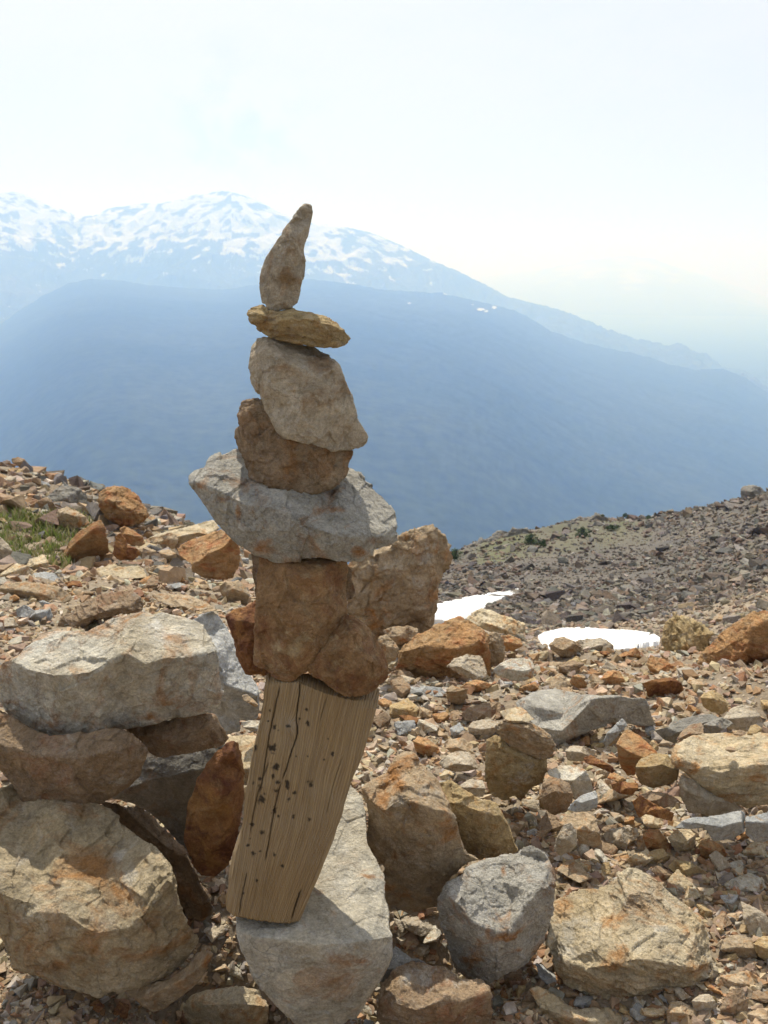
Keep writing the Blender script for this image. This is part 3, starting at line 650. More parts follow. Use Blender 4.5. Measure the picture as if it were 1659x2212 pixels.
rock('C', 'large tan boulder with yellow stains at lower left, half shaded by the stones on it', 'cream',
     [(-120, 60), (100, -20), (400, 30), (660, 130), (740, 180), (850, 265), (960, 350), (1060, 420), (1130, 500), (1160, 570), (1175, 690), (1200, 780), (1215, 850), (1290, 960), (1305, 1030), (1250, 1120), (1150, 1200), (1020, 1270), (930, 1300), (830, 1335), (700, 1370), (630, 1372), (600, 1355), (400, 1330), (300, 1290), (170, 1240), (60, 1210), (45, 1130), (30, 1070), (0, 1010), (-120, 900)],
     [(-120, 600, -60), (20, 720, -20), (110, 895, 0), (260, 830, 20), (420, 840, 60), (540, 930, 110), (640, 970, 125), (860, 930, 120), (980, 800, 80), (1120, 620, 0), (1300, 980, -120)], Y=1.64, kt=1.2, kf=0.2,
     ex=[(400, 560, 15), (700, 560, 20), (880, 620, 35), (930, 700, 10), (1040, 640, -20), (700, 1200, 0), (960, 1100, 20), (1150, 1050, 40), (430, 1150, 20), (820, 1180, -15), (1180, 900, 10), (200, 1060, -10), (300, 640, -6), (240, 780, 12)], thick=0.35, soft=2, rough=0.75, cat='boulder', name='boulder', anchor='the large tan boulder at lower left', L=3.6, stains=[(960,820,60,80,.9),(620,1060,90,60,.9),(120,600,200,120,.6),(860,560,60,160,-.9),(780,450,80,60,-1.0),(300,1040,200,120,.4),(560,1180,150,120,-.5)])
rock('B', 'broad blocky pale grey boulder with a rust-stained lower front, topping the left pile', 'greywhite',
     [(0, 480), (60, 455), (120, 420), (260, 290), (340, 270), (470, 280), (570, 265), (640, 225), (780, 180), (920, 140), (1000, 140), (1080, 165), (1230, 200), (1350, 245), (1400, 320), (1440, 400), (1450, 540), (1455, 700), (1440, 780), (1400, 815), (1280, 840), (1160, 850), (1000, 885), (850, 910), (760, 925), (670, 985), (560, 1000), (400, 1030), (300, 1020), (200, 980), (110, 920), (60, 820), (0, 740), (-20, 600)],
     [(-20, 500, -60), (90, 450, -30), (200, 530, 20), (350, 560, 55), (580, 545, 85), (700, 480, 60), (840, 415, 40), (960, 490, 45), (1080, 450, 20), (1250, 440, -10), (1440, 410, -90)], Y=1.90, kt=1.6, kf=0.12,
     ex=[(350, 870, 20), (650, 930, 40), (650, 800, 35), (560, 640, 15), (900, 340, 10), (1200, 350, 0), (250, 760, -15), (1100, 650, 10), (1350, 700, -10), (760, 650, 0), (430, 620, 20), (870, 400, -15)], thick=0.55, soft=1, rough=0.55, cat='boulder', name='boulder', anchor='the pale block topping the left pile', L=3.4, stains=[(1150,740,230,75,1.1),(950,830,150,50,.9),(150,700,110,200,.75),(250,900,150,60,.9),(420,380,230,70,.45),(1400,600,40,150,.5),(700,650,120,120,-.8),(1050,330,250,110,-.8),(430,580,60,40,.8)])
rock('B', 'pinkish-brown curved rock wedged between the pale grey block and the large tan boulder', 'pink',
     [(-60, 780), (40, 820), (100, 850), (200, 920), (330, 970), (600, 930), (700, 885), (800, 905), (870, 950), (930, 1010), (968, 1060), (950, 1110), (920, 1220), (870, 1290), (740, 1370), (650, 1430), (520, 1450), (380, 1470), (290, 1488), (230, 1470), (210, 1420), (140, 1390), (70, 1280), (0, 1190), (-60, 1150)],
     [(-60, 1000, -20), (200, 1080, 20), (500, 1110, 50), (760, 1050, 40), (970, 1060, -50)], Y=1.83, kt=0.9, kf=0.35,
     ex=[(500, 1330, 15), (640, 1280, -15), (780, 1260, 25), (860, 1260, 20), (300, 1300, 10), (300, 1420, 0), (820, 1120, 10)], thick=0.6, soft=3, rough=0.8, cat='rock', anchor='the curved pinkish rock', L=3.4, stains=[(350,1350,200,90,.7),(800,1270,80,40,-1.0),(450,1180,250,60,-.5)])
rock('B', 'brown flat-bottomed stone chocked under the right end of the pale grey block', 'pink',
     [(780, 900), (1000, 870), (1160, 840), (1360, 815), (1400, 820), (1440, 880), (1500, 975), (1470, 1010), (1400, 1040), (1290, 1060), (1150, 1090), (1060, 1100), (1000, 1080), (960, 1050), (880, 960)],
     [(780, 920, -20), (960, 960, 10), (1200, 1000, 50), (1370, 900, 20), (1500, 975, -40)], Y=1.99, kt=0.6, kf=0.3, ex=[(1300, 1000, 10)], thick=0.8, anchor='the brown chock stone')
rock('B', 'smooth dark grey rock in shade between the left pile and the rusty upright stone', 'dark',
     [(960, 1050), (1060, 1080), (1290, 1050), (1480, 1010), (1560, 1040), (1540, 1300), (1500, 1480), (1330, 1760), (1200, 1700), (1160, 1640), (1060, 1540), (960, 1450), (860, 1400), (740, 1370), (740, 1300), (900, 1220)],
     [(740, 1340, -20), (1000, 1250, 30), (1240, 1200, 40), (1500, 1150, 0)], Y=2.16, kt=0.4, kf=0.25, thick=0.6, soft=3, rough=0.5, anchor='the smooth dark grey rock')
rock('C', 'long brown rock lying in shade behind the large tan boulder', 'brown',
     [(650, 130), (690, 100), (770, 110), (860, 140), (960, 190), (1050, 270), (1140, 340), (1210, 400), (1240, 480), (1290, 580), (1320, 680), (1400, 790), (1390, 850), (1320, 880), (1240, 860), (1200, 800), (1150, 900), (1050, 700), (900, 500), (760, 300)],
     [(650, 140, -20), (860, 200, 10), (980, 300, 20), (1100, 410, 20), (1220, 470, 0), (1400, 800, -30)], Y=1.93, kt=0.9, kf=0.4, thick=0.8, anchor='the long brown rock behind the tan boulder')
rock('B', 'rusty red-brown pointed stone leaning upright just left of the wooden post', 'rust',
     [(1540, 985), (1565, 1000), (1590, 1080), (1605, 1200), (1610, 1330), (1590, 1480), (1570, 1600), (1540, 1740), (1500, 1800), (1420, 1880), (1320, 1880), (1260, 1800), (1205, 1660), (1210, 1600), (1240, 1420), (1260, 1330), (1300, 1230), (1350, 1150), (1420, 1060), (1490, 1005)],
     [(1200, 1600, -40), (1310, 1260, 5), (1440, 1130, 35), (1520, 1060, 35), (1610, 1250, -50)], Y=1.84, kt=0.5, kf=0.05,
     ex=[(1400, 1400, 45), (1480, 1300, 50), (1340, 1560, 20), (1450, 1620, 40), (1540, 1500, 20), (1350, 1750, 10), (1260, 1500, 5)], thick=0.45, soft=3, rough=0.7, anchor='the rusty upright stone', L=3.2, stains=[(1550,1200,60,250,1.0),(1480,1700,120,120,.9),(1400,1400,120,120,-.6),(1340,1600,80,100,.5),(1450,1300,50,60,-.7)])
rock('C', 'flat brown slab tucked under the right end of the large tan boulder', 'tan',
     [(820, 1340), (930, 1310), (1100, 1270), (1230, 1190), (1300, 1090), (1370, 1080), (1405, 1100), (1370, 1170), (1320, 1270), (1200, 1370), (1100, 1450), (1010, 1480), (950, 1450), (880, 1400)],
     [(820, 1350, -20), (980, 1380, 20), (1200, 1270, 30), (1360, 1150, 0), (1405, 1100, -10)], kt=1.3, kf=0.5, Y=1.66, thick=0.5, anchor='the flat brown slab', rough=0.7)
rock('C', 'low tan rock at the bottom edge, lit on its left half', 'cream',
     [(1200, 1450), (1260, 1390), (1350, 1340), (1480, 1320), (1600, 1325), (1700, 1340), (1760, 1450), (1750, 1640), (1500, 1700), (1330, 1640), (1250, 1560), (1210, 1520)],
     [(1200, 1470, -20), (1350, 1440, 30), (1560, 1430, 50), (1760, 1470, -10)], kt=1.5, kf=0.5, ex=[(1540, 1560, 10)], thick=0.6, soft=3, base=(640, 2230), anchor='the low tan rock at the bottom edge')
rock('G', 'peaked rock with an orange hollow and grey ridge, right of the wooden post', 'tan',
     [(430, 270), (470, 330), (540, 380), (600, 470), (690, 640), (740, 720), (770, 860), (800, 960), (890, 1000), (760, 1060), (700, 1120), (660, 1200), (620, 1300), (400, 1380), (280, 1350), (240, 1250), (245, 1150), (225, 1060), (170, 1000), (120, 870), (120, 640), (85, 500), (150, 450), (250, 400), (310, 300), (380, 255)],
     [(85, 500, -30), (140, 590, 0), (230, 660, 60), (330, 560, 60), (430, 600, 95), (560, 640, 110), (660, 670, 90), (740, 720, 30), (890, 1000, -60)], Y=1.83, kt=1.7, kf=0.42,
     ex=[(430, 290, 30), (410, 400, 35), (350, 480, 35), (280, 420, -15), (200, 570, -25), (330, 340, -10), (500, 450, 5), (300, 900, 25), (360, 1010, 35), (600, 1030, 25), (560, 820, 25), (720, 900, 10), (200, 820, 0), (260, 640, 20), (450, 1180, -20)], thick=0.6, soft=1, rough=0.75, cat='boulder', name='boulder', anchor='the peaked rock right of the post', L=3.2, stains=[(300,440,110,130,1.4),(210,560,80,90,1.2),(680,780,60,120,.9),(420,960,160,60,.8),(400,340,40,60,.9),(340,600,80,60,-1.0),(520,500,60,100,-.8)])
rock('G', 'speckled ochre rock behind the peaked rock, steep and sunlit on top', 'yellow',
     [(600, 460), (680, 450), (760, 500), (850, 560), (960, 590), (1005, 610), (1060, 680), (1100, 760), (1130, 850), (1165, 940), (1120, 965), (1000, 990), (890, 1010), (800, 960), (740, 760), (650, 600)],
     [(600, 560, 0), (780, 620, 30), (930, 680, 40), (1040, 700, 20), (1165, 900, -50)], Y=1.93, kt=1.0, kf=0.25, ex=[(900, 850, 15), (1000, 900, 10)], thick=0.8, soft=2, rough=0.9, anchor='the speckled ochre rock')
rock('G', 'rounded rough grey boulder with rusty left flank, below the peaked rock', 'greyslab',
     [(1170, 960), (1200, 910), (1270, 895), (1330, 940), (1380, 1010), (1420, 1110), (1430, 1220), (1400, 1340), (1370, 1480), (1330, 1590), (1280, 1680), (1180, 1760), (1080, 1800), (1010, 1850), (960, 1880), (900, 1850), (800, 1830), (730, 1760), (690, 1650), (650, 1540), (620, 1400), (605, 1280), (640, 1190), (700, 1120), (780, 1080), (860, 1030), (1000, 990), (1100, 975)],
     [(600, 1300, -80), (690, 1260, -20), (760, 1330, 20), (860, 1450, 70), (1000, 1500, 85), (1120, 1500, 80), (1210, 1330, 50), (1320, 1200, 0), (1430, 1220, -80)], Y=1.72, kt=1.1, kf=0.35,
     ex=[(1230, 1220, 15), (1050, 1150, 10), (900, 1180, 15), (1200, 1680, 20), (970, 1800, 0), (820, 1680, 10), (1100, 1260, -12), (760, 1500, 0), (1330, 1420, 0), (980, 1650, 20)], thick=0.6, soft=3, rough=0.8, cat='boulder', name='boulder', anchor='the rounded grey boulder', L=3.2, stains=[(1060,1080,28,90,1.2),(870,1680,110,110,1.2),(700,1400,60,180,.8),(950,1500,40,120,1.0),(1020,1400,60,60,.5),(1100,1200,180,120,-.6)])
rock('H', 'broad cream boulder with orange edges and layered top, at lower right', 'cream',
     [(205, 770), (230, 680), (300, 640), (420, 600), (540, 600), (600, 560), (640, 510), (720, 465), (820, 470), (920, 510), (980, 570), (1040, 640), (1130, 740), (1200, 800), (1250, 880), (1275, 960), (1300, 1080), (1305, 1140), (1240, 1190), (1130, 1250), (1040, 1230), (960, 1250), (880, 1300), (800, 1330), (650, 1370), (520, 1345), (430, 1280), (330, 1240), (240, 1150), (220, 1060), (185, 960), (200, 860)],
     [(185, 960, -60), (300, 1080, 0), (450, 1120, 50), (620, 1100, 90), (800, 1060, 90), (1000, 1090, 70), (1150, 1120, 40), (1305, 1130, -60)], kt=1.35, kf=0.5, Y=1.74,
     ex=[(350, 780, 15), (500, 830, 20), (600, 880, 20), (700, 900, 0), (720, 640, 25), (850, 600, 10), (980, 680, -6), (1000, 850, 0), (480, 1000, 30), (470, 1060, -10), (700, 1180, -15), (800, 1240, 30), (560, 1260, 15), (280, 740, 20), (260, 900, 0), (700, 740, -8), (1150, 950, 10)], thick=0.45, soft=2, rough=0.95, strata=(0.3, -0.2, 1), cat='boulder', name='boulder', anchor='the broad cream boulder at lower right', L=3.4, stains=[(290,700,90,70,1.3),(1180,1130,140,80,1.2),(960,1180,130,60,.9),(280,1100,60,80,.9),(800,760,40,50,.9),(1190,860,60,50,.8),(640,840,140,30,.7),(960,860,90,40,-1.2),(320,920,90,150,-1.0),(760,1230,120,40,.8)])
rock('G', 'brown and grey rock with pink hollow at the bottom edge, right of the pale boulder', 'pink',
     [(200, 1990), (210, 1860), (290, 1760), (420, 1710), (480, 1700), (560, 1740), (660, 1740), (720, 1790), (740, 1830), (830, 1835), (900, 1830), (950, 1870), (975, 1960), (985, 2060), (960, 2180), (900, 2300), (500, 2350), (250, 2280), (195, 2130)],
     [(195, 2050, -20), (300, 2000, 20), (450, 2050, 60), (640, 1960, 60), (760, 1990, 60), (950, 1920, -20)], kt=1.2, kf=0.3, ex=[(520, 1900, -25), (340, 1880, 15), (680, 1860, 10), (600, 1990, 25), (720, 2110, 15), (400, 1780, 20)], base=(940, 2260), thick=0.6, soft=2, rough=0.9, anchor='the brown and grey rock at the bottom edge', L=3.2, stains=[(660,2100,110,90,1.0),(900,2000,80,150,.9),(620,1970,80,40,.8),(460,1830,150,110,-1.0),(800,1860,120,40,-.6)])
rock('H', 'low pale rock with orange centre at the bottom edge of the photo', 'cream',
     [(60, 1260), (110, 1235), (230, 1290), (300, 1360), (380, 1400), (480, 1390), (600, 1400), (700, 1460), (780, 1540), (700, 1640), (300, 1640), (150, 1500), (130, 1380)],
     [(60, 1290, -30), (300, 1440, 20), (500, 1480, 40), (780, 1560, -20)], kt=1.5, kf=0.5, base=(1400, 2230), thick=0.5, anchor='the low pale rock at the bottom edge')
rock('G', 'grey rock lying in deep shade below the pale boulder on its right', 'blue',
     [(230, 1760), (260, 1660), (310, 1600), (370, 1650), (420, 1690), (470, 1690), (530, 1720), (500, 1800), (380, 1850), (260, 1880), (200, 1850)],
     [(200, 1790, 0), (360, 1760, 20), (530, 1760, 0)], kt=1.0, kf=0.4, Y=1.72, thick=0.7, anchor='the shaded grey rock')
# ---- behind, left of the post
rock('B', 'pale grey sloping slab standing behind the block that tops the left pile', 'palegrey',
     [(1235, 205), (1320, 165), (1400, 140), (1440, 170), (1490, 260), (1540, 350), (1590, 460), (1650, 560), (1700, 640), (1710, 820), (1660, 880), (1580, 860), (1570, 940), (1450, 950), (1380, 800), (1300, 500), (1230, 320)],
     [(1230, 320, -20), (1400, 420, 10), (1470, 620, 20), (1700, 700, -20)], Y=2.45, kt=0.9, kf=0.75, ex=[(1500, 450, 10)], thick=0.5, soft=2, rough=0.7, anchor='the pale grey sloping slab', L=3.8)
rock('B', 'cream slab lying behind the rusty upright stone and the post', 'cream',
     [(1490, 960), (1600, 955), (1720, 960), (1850, 1010), (1830, 1230), (1700, 1290), (1600, 1290), (1560, 1180), (1480, 1060)],
     [(1480, 1150, 0), (1640, 1180, 10), (1830, 1180, 0)], Y=2.0, kt=1.6, kf=0.3, thick=0.4, anchor='the cream slab behind the post')
rock('B', 'small tan sliver of rock lying on the pale sloping slab', 'tan',
     [(1590, 695), (1620, 688), (1660, 720), (1700, 760), (1680, 775), (1630, 745), (1595, 725)], [(1590, 710, 0), (1650, 740, 8), (1700, 765, 0)], Y=2.2, kt=1.4, kf=0.4, anchor=None)
rock('B', 'thin pale flake on the ground just left of the top of the post', 'greywhite',
     [(1580, 870), (1660, 862), (1760, 880), (1760, 950), (1660, 930), (1590, 905)], [(1580, 885, 0), (1660, 905, 8), (1760, 920, 0)], Y=2.05, kt=1.8, kf=0.4, anchor=None)
rock('A', 'long red-brown ridged rock behind the pale block topping the left pile', 'pink',
     [(360, 1170), (400, 1110), (480, 1060), (570, 1000), (650, 960), (780, 930), (860, 935), (920, 970), (950, 1010), (940, 1050), (880, 1070), (800, 1080), (720, 1110), (620, 1120), (570, 1165), (480, 1190), (400, 1195)],
     [(360, 1170, -20), (520, 1130, 10), (700, 1060, 30), (840, 1030, 20), (950, 1020, -20)], kt=1.5, kf=0.2, ex=[(640, 1040, 10), (860, 1060, 15)], thick=0.8, strata=(0.4, 0, 1), anchor='the long red-brown ridged rock')
rock('A', 'wide tan and rust rock with dark shadow beneath its left end', 'tan',
     [(0, 900), (60, 880), (180, 865), (280, 880), (400, 910), (450, 940), (475, 990), (400, 1020), (250, 1000), (150, 1000), (60, 960), (0, 930)],
     [(0, 915, -20), (150, 930, 10), (300, 960, 20), (475, 980, -10)], kt=1.8, kf=0.3, thick=1.0, anchor='the wide tan and rust rock')
rock('A', 'rounded tan block behind the wide tan and rust rock', 'cream',
     [(0, 820), (60, 780), (110, 748), (180, 765), (215, 800), (200, 830), (150, 860), (90, 880), (30, 880), (0, 860)],
     [(0, 830, 0), (100, 800, 10), (215, 800, -10)], kt=1.6, kf=0.3, thick=1.0, anchor=None)
rock('A', 'pale rock beside the grass with a jagged right end', 'cream',
     [(125, 740), (200, 720), (290, 700), (320, 740), (315, 790), (240, 800), (200, 775), (130, 755)], [(125, 750, 0), (230, 760, 10), (320, 745, 0)], kt=2, kf=0.3, thick=1.0, anchor='the pale rock beside the grass')
rock('A', 'low pale blue-grey stone in front of the grassy patch', 'blue',
     [(155, 850), (200, 820), (290, 805), (360, 815), (400, 850), (370, 875), (280, 880), (180, 870)], [(155, 858, 0), (280, 855, 10), (400, 855, 0)], kt=2.2, kf=0.4, thick=1.0, anchor='the low blue-grey stone')
rock('A', 'tall pointed triangular tan slab standing beside the grass', 'orange',
     [(665, 460), (690, 520), (710, 600), (715, 680), (660, 720), (560, 760), (480, 790), (380, 785), (380, 750), (420, 670), (460, 600), (520, 540), (600, 490)],
     [(380, 760, -10), (500, 620, 10), (620, 520, 10), (700, 560, -10)], kt=0.8, kf=0.45, ex=[(560, 680, 5)], thick=0.35, soft=1, rough=0.5, anchor='the pointed triangular slab')
rock('A', 'large ochre boulder perched on the left skyline', 'orange',
     [(645, 340), (650, 290), (690, 260), (770, 247), (830, 260), (895, 285), (925, 340), (960, 400), (970, 440), (930, 480), (870, 500), (800, 505), (720, 470), (670, 420), (640, 370)],
     [(640, 350, -20), (720, 330, 30), (780, 380, 50), (830, 420, 50), (960, 430, -20)], kt=1.3, kf=0.25, ex=[(790, 270, -10), (900, 400, 10)], Y=7.4, thick=0.9, soft=1, chip=1.3, cat='boulder', name='boulder', anchor='the ochre boulder on the left skyline')
rock('A', 'angular brown and white boulder resting at the top of the grassy patch', 'tan',
     [(340, 430), (370, 405), (440, 380), (510, 410), (570, 445), (585, 490), (540, 515), (440, 525), (360, 500), (345, 470)],
     [(340, 430, -10), (430, 420, 20), (500, 440, 20), (585, 480, -10)], kt=1.8, kf=0.3, Y=7.0, thick=0.9, anchor='the boulder above the grass')
rock('A', 'brown pyramid-shaped rock below the scree heap on the left', 'brown',
     [(195, 370), (240, 345), (310, 318), (350, 350), (375, 400), (330, 420), (260, 420), (200, 395)],
     [(195, 375, -5), (320, 340, 15), (375, 395, -5)], kt=1.2, kf=0.3, ex=[(310, 410, 10)], Y=7.6, thick=0.9, anchor='the brown pyramid-shaped rock')
rock('A', 'big smooth grey rock bedded in the left scree heap', 'dark',
     [(290, 320), (360, 260), (450, 235), (530, 260), (575, 310), (570, 370), (520, 400), (430, 385), (370, 350)],
     [(290, 330, -5), (430, 320, 15), (575, 340, -5)], kt=1.6, kf=0.4, Y=8.0, thick=0.8, anchor='the smooth grey rock in the left scree')
rock('A', 'reddish stone on the topmost point of the left skyline', 'brown',
     [(75, 62), (120, 50), (160, 65), (190, 100), (170, 115), (110, 112), (80, 90)], [(75, 75, 0), (130, 85, 10), (190, 100, 0)], kt=1.5, kf=0.3, Y=9.7, thick=1, anchor='the reddish stone on the skyline')
rock('A', 'block of ochre rock leaning on a shaded brown stone, right of the triangular slab', 'orange',
     [(785, 520), (830, 508), (880, 530), (940, 580), (955, 620), (920, 640), (860, 630), (820, 610), (795, 560)],
     [(785, 530, 0), (840, 560, 10), (955, 610, 0)], kt=1.5, kf=0.2, Y=5.9, thick=0.9, anchor='the leaning ochre block')
rock('A', 'dark brown shaded stone under the leaning ochre block', 'rust',
     [(745, 690), (760, 570), (790, 550), (830, 600), (830, 640), (900, 650), (920, 690), (880, 725), (780, 730)], [(745, 680, 0), (800, 660, 10), (920, 690, 0)], kt=0.5, kf=0.3, Y=5.7, thick=0.8, anchor=None)
rock('A', 'tan wedge of rock in front of the leaning ochre block', 'tan',
     [(880, 650), (960, 640), (1030, 670), (1020, 700), (940, 735), (900, 690)], [(880, 655, 0), (950, 680, 10), (1030, 680, 0)], kt=1.6, kf=0.3, thick=1, anchor=None)
rock('A', 'squarish tan cube of rock standing on the scree by the long slab', 'tan',
     [(1043, 680), (1060, 662), (1110, 660), (1160, 685), (1160, 710), (1110, 750), (1060, 755), (1045, 730)], [(1043, 695, 0), (1110, 700, 12), (1160, 690, 0)], kt=1.8, kf=0.15, thick=1, anchor='the squarish tan cube')
rock('A', 'brown upright stone with a pale edge near the skyline slab', 'tan',
     [(1060, 570), (1110, 545), (1160, 560), (1170, 600), (1140, 660), (1110, 650), (1080, 600)], [(1060, 575, 0), (1120, 590, 10), (1170, 590, 0)], kt=1.0, kf=0.2, Y=6.0, thick=0.8, anchor=None)
rock('A', 'long narrow sunlit slab with a brown end, on the skyline left of the cairn', 'cream',
     [(960, 590), (1050, 560), (1200, 520), (1300, 490), (1400, 465), (1440, 520), (1380, 560), (1270, 580), (1180, 620), (1000, 620)], [(960, 600, -10), (1150, 580, 5), (1300, 550, 10), (1440, 520, -10)], kt=2.2, kf=0.4, Y=6.3, thick=0.8, soft=1, anchor='the long skyline slab', rough=0.7)
rock('A', 'large tilted slab with a tall brown face and pale sloping top, left of the cairn', 'orange',
     [(1160, 650), (1250, 600), (1350, 560), (1440, 530), (1530, 560), (1580, 660), (1570, 760), (1530, 850), (1440, 865), (1340, 855), (1260, 800), (1260, 760), (1180, 700)],
     [(1160, 670, -40), (1260, 760, 0), (1370, 690, 20), (1470, 640, 20), (1530, 580, 0), (1580, 680, -20)], kt=2.0, kf=0.1, Y=5.0, thick=0.4, soft=1, rough=0.6, anchor='the large tilted slab')
rock('A', 'flat cream ledge of rock in the middle of the left scree', 'cream',
     [(500, 830), (600, 790), (760, 755), (900, 755), (940, 790), (970, 840), (880, 850), (760, 850), (640, 850), (540, 860)], [(500, 845, 0), (700, 830, 5), (970, 845, 0)], kt=3.0, kf=0.6, thick=0.8, anchor='the flat cream ledge')
rock('A', 'tan rock with a hooked end beside the flat cream ledge', 'tan',
     [(935, 785), (1030, 765), (1120, 760), (1150, 790), (1100, 805), (1060, 835), (980, 840), (955, 820)], [(935, 800, 0), (1050, 795, 8), (1150, 790, 0)], kt=2.2, kf=0.3, thick=0.9, anchor=None)
rock('A', 'rust-topped stone at the middle of the left scree', 'orange',
     [(1005, 855), (1060, 810), (1130, 790), (1190, 830), (1220, 865), (1150, 885), (1060, 885)], [(1005, 865, 0), (1120, 830, 10), (1220, 868, 0)], kt=1.6, kf=0.4, thick=0.9, anchor='the rust-topped stone')
rock('A', 'rounded grey and tan stone near the upright cairn block', 'tan',
     [(1440, 900), (1480, 870), (1560, 865), (1610, 890), (1640, 960), (1620, 1030), (1560, 1035), (1490, 990), (1450, 950)], [(1440, 910, -10), (1540, 920, 15), (1640, 960, -10)], kt=1.2, kf=0.4, thick=0.9, soft=3, anchor='the rounded grey and tan stone')
rock('A', 'wide low tan slab half buried in gravel behind the left pile', 'tan',
     [(1000, 960), (1100, 945), (1250, 960), (1360, 1010), (1420, 1060), (1300, 1080), (1150, 1040), (1040, 1000)], [(1000, 980, 0), (1200, 1030, 5), (1420, 1065, 0)], kt=3.2, kf=0.6, thick=0.6, anchor='the half-buried tan slab')
rock('A', 'pale grey flake half sunk in gravel, front of the tilted slab', 'blue',
     [(1080, 895), (1180, 875), (1230, 900), (1270, 940), (1220, 950), (1150, 915)], [(1080, 900, 0), (1180, 905, 6), (1270, 945, 0)], kt=2.6, kf=0.6, thick=0.9, anchor=None)
rock('A', 'cluster-like lumpy grey stone in front of the wide tan and rust rock', 'blue',
     [(105, 1050), (160, 1020), (230, 1060), (330, 1050), (350, 1100), (320, 1140), (230, 1140), (190, 1110), (110, 1100)], [(105, 1070, 0), (230, 1085, 10), (350, 1100, 0)], kt=1.6, kf=0.5, thick=1, soft=3, anchor='the lumpy grey stone')
rock('A', 'small dark red stone between gravel and the wide tan and rust rock', 'rust',
     [(410, 885), (470, 865), (530, 865), (545, 905), (480, 915), (415, 908)], [(410, 895, 0), (480, 890, 8), (545, 895, 0)], kt=1.6, kf=0.4, thick=1, anchor=None)
rock('A', 'brown rock at the left photo edge beside the grass', 'taupe',
     [(-60, 560), (0, 575), (50, 620), (85, 670), (60, 710), (30, 780), (-60, 800)], [(-60, 640, 0), (20, 660, 10), (85, 680, 0)], kt=1.0, kf=0.2, thick=0.9, anchor='the rock at the left edge')
# ---- behind, right of the cairn
rock('E', 'tall leaning tan boulder standing behind the cairn against the blue valley', 'tan',
     [(985, 760), (1100, 700), (1200, 660), (1280, 590), (1350, 560), (1480, 512), (1530, 540), (1560, 600), (1588, 670), (1560, 760), (1530, 840), (1500, 930), (1490, 1060), (1465, 1170), (1380, 1290), (1150, 1300), (1050, 1200), (960, 1100)],
     [(980, 900, -60), (1180, 800, 0), (1380, 760, 50), (1480, 600, 30), (1590, 680, -60)], Y=3.9, kt=0.35, kf=0.18,
     ex=[(1420, 620, 10), (1450, 780, 15), (1400, 900, 15), (1250, 1000, 0), (1420, 1100, 5), (1530, 650, -5), (1200, 1130, 10)], thick=0.5, soft=2, rough=1.1, cat='boulder', name='boulder', anchor='the tall boulder behind the cairn', stains=[(1330,600,60,50,.9),(1450,700,80,100,-1.0),(1400,920,120,60,-.9),(1200,800,160,100,.4),(1100,800,60,60,-.8),(1300,950,120,120,-.4)])
rock('I', 'large orange boulder with purple-red patches, right behind the cairn', 'orange',
     [(150, 640), (220, 580), (330, 500), (470, 440), (600, 380), (690, 345), (740, 370), (820, 400), (880, 440), (930, 520), (940, 640), (960, 760), (940, 880), (820, 900), (600, 880), (480, 900), (340, 880), (200, 830), (140, 780)],
     [(140, 700, -50), (200, 640, -20), (400, 600, 40), (600, 620, 60), (760, 600, 50), (870, 560, 10), (950, 640, -40)], kt=1.3, kf=0.3,
     ex=[(560, 500, 15), (700, 480, 8), (300, 720, 10), (400, 820, 20)], thick=0.6, soft=2, rough=1.1, cat='boulder', name='boulder', anchor='the large orange boulder', base=(930, 1475), stains=[(700,560,110,90,.8),(620,460,120,40,.8),(850,640,60,120,.7),(420,620,160,80,-.3)])
rock('I', 'rough brown hollow stone at the right end of the large orange boulder', 'tan',
     [(930, 500), (960, 480), (1010, 490), (1060, 540), (1060, 680), (1040, 760), (960, 770), (900, 840), (880, 640), (890, 560)], [(880, 640, 0), (960, 560, 15), (1060, 620, 0)], kt=0.8, kf=0.2, Y=3.6, thick=0.7, anchor=None)
rock('I', 'cream ledge of rock with a dark shaded end, above the large orange boulder', 'cream',
     [(740, 370), (800, 310), (860, 280), (940, 290), (1040, 340), (1140, 360), (1240, 420), (1240, 470), (1150, 500), (1040, 490), (940, 470), (840, 430)], [(740, 385, -10), (900, 400, 10), (1020, 440, 15), (1240, 430, -10)], kt=1.8, kf=0.2, Y=4.1, thick=0.7, anchor='the cream ledge behind the orange boulder')
rock('I', 'rust stone next to the purple-patched orange boulder and the snow', 'orange',
     [(1030, 510), (1100, 500), (1200, 540), (1220, 590), (1130, 640), (1050, 640), (1050, 560)], [(1030, 540, 0), (1120, 570, 10), (1220, 590, 0)], kt=1.2, kf=0.3, Y=3.9, thick=0.9, anchor=None)
rock('I', 'grey-tan angular stone leaning on the front of the large orange boulder', 'taupe',
     [(575, 770), (640, 700), (740, 665), (850, 680), (890, 740), (905, 860), (820, 875), (740, 870), (660, 820)], [(575, 775, -10), (690, 770, 15), (820, 850, 15), (905, 860, -10)], kt=1.2, kf=0.4, thick=0.8, Y=3.1, anchor='the grey-tan angular stone')
rock('I', 'smooth pale oval stone right of the large orange boulder', 'greywhite',
     [(960, 790), (1020, 750), (1100, 705), (1200, 700), (1300, 720), (1320, 780), (1300, 860), (1220, 890), (1100, 885), (1010, 850)], [(955, 790, -10), (1080, 790, 20), (1220, 810, 20), (1320, 790, -10)], kt=1.4, kf=0.4, thick=0.9, Y=3.1, soft=3, rough=0.7, anchor='the smooth pale oval stone')
rock('I', 'small brown stone in the gap between orange boulder and cairn', 'tan',
     [(40, 460), (120, 430), (250, 430), (330, 450), (330, 500), (250, 560), (160, 590), (60, 520)], [(40, 480, 0), (180, 510, 12), (330, 490, 0)], kt=1.4, kf=0.4, Y=3.7, thick=0.9, anchor=None)
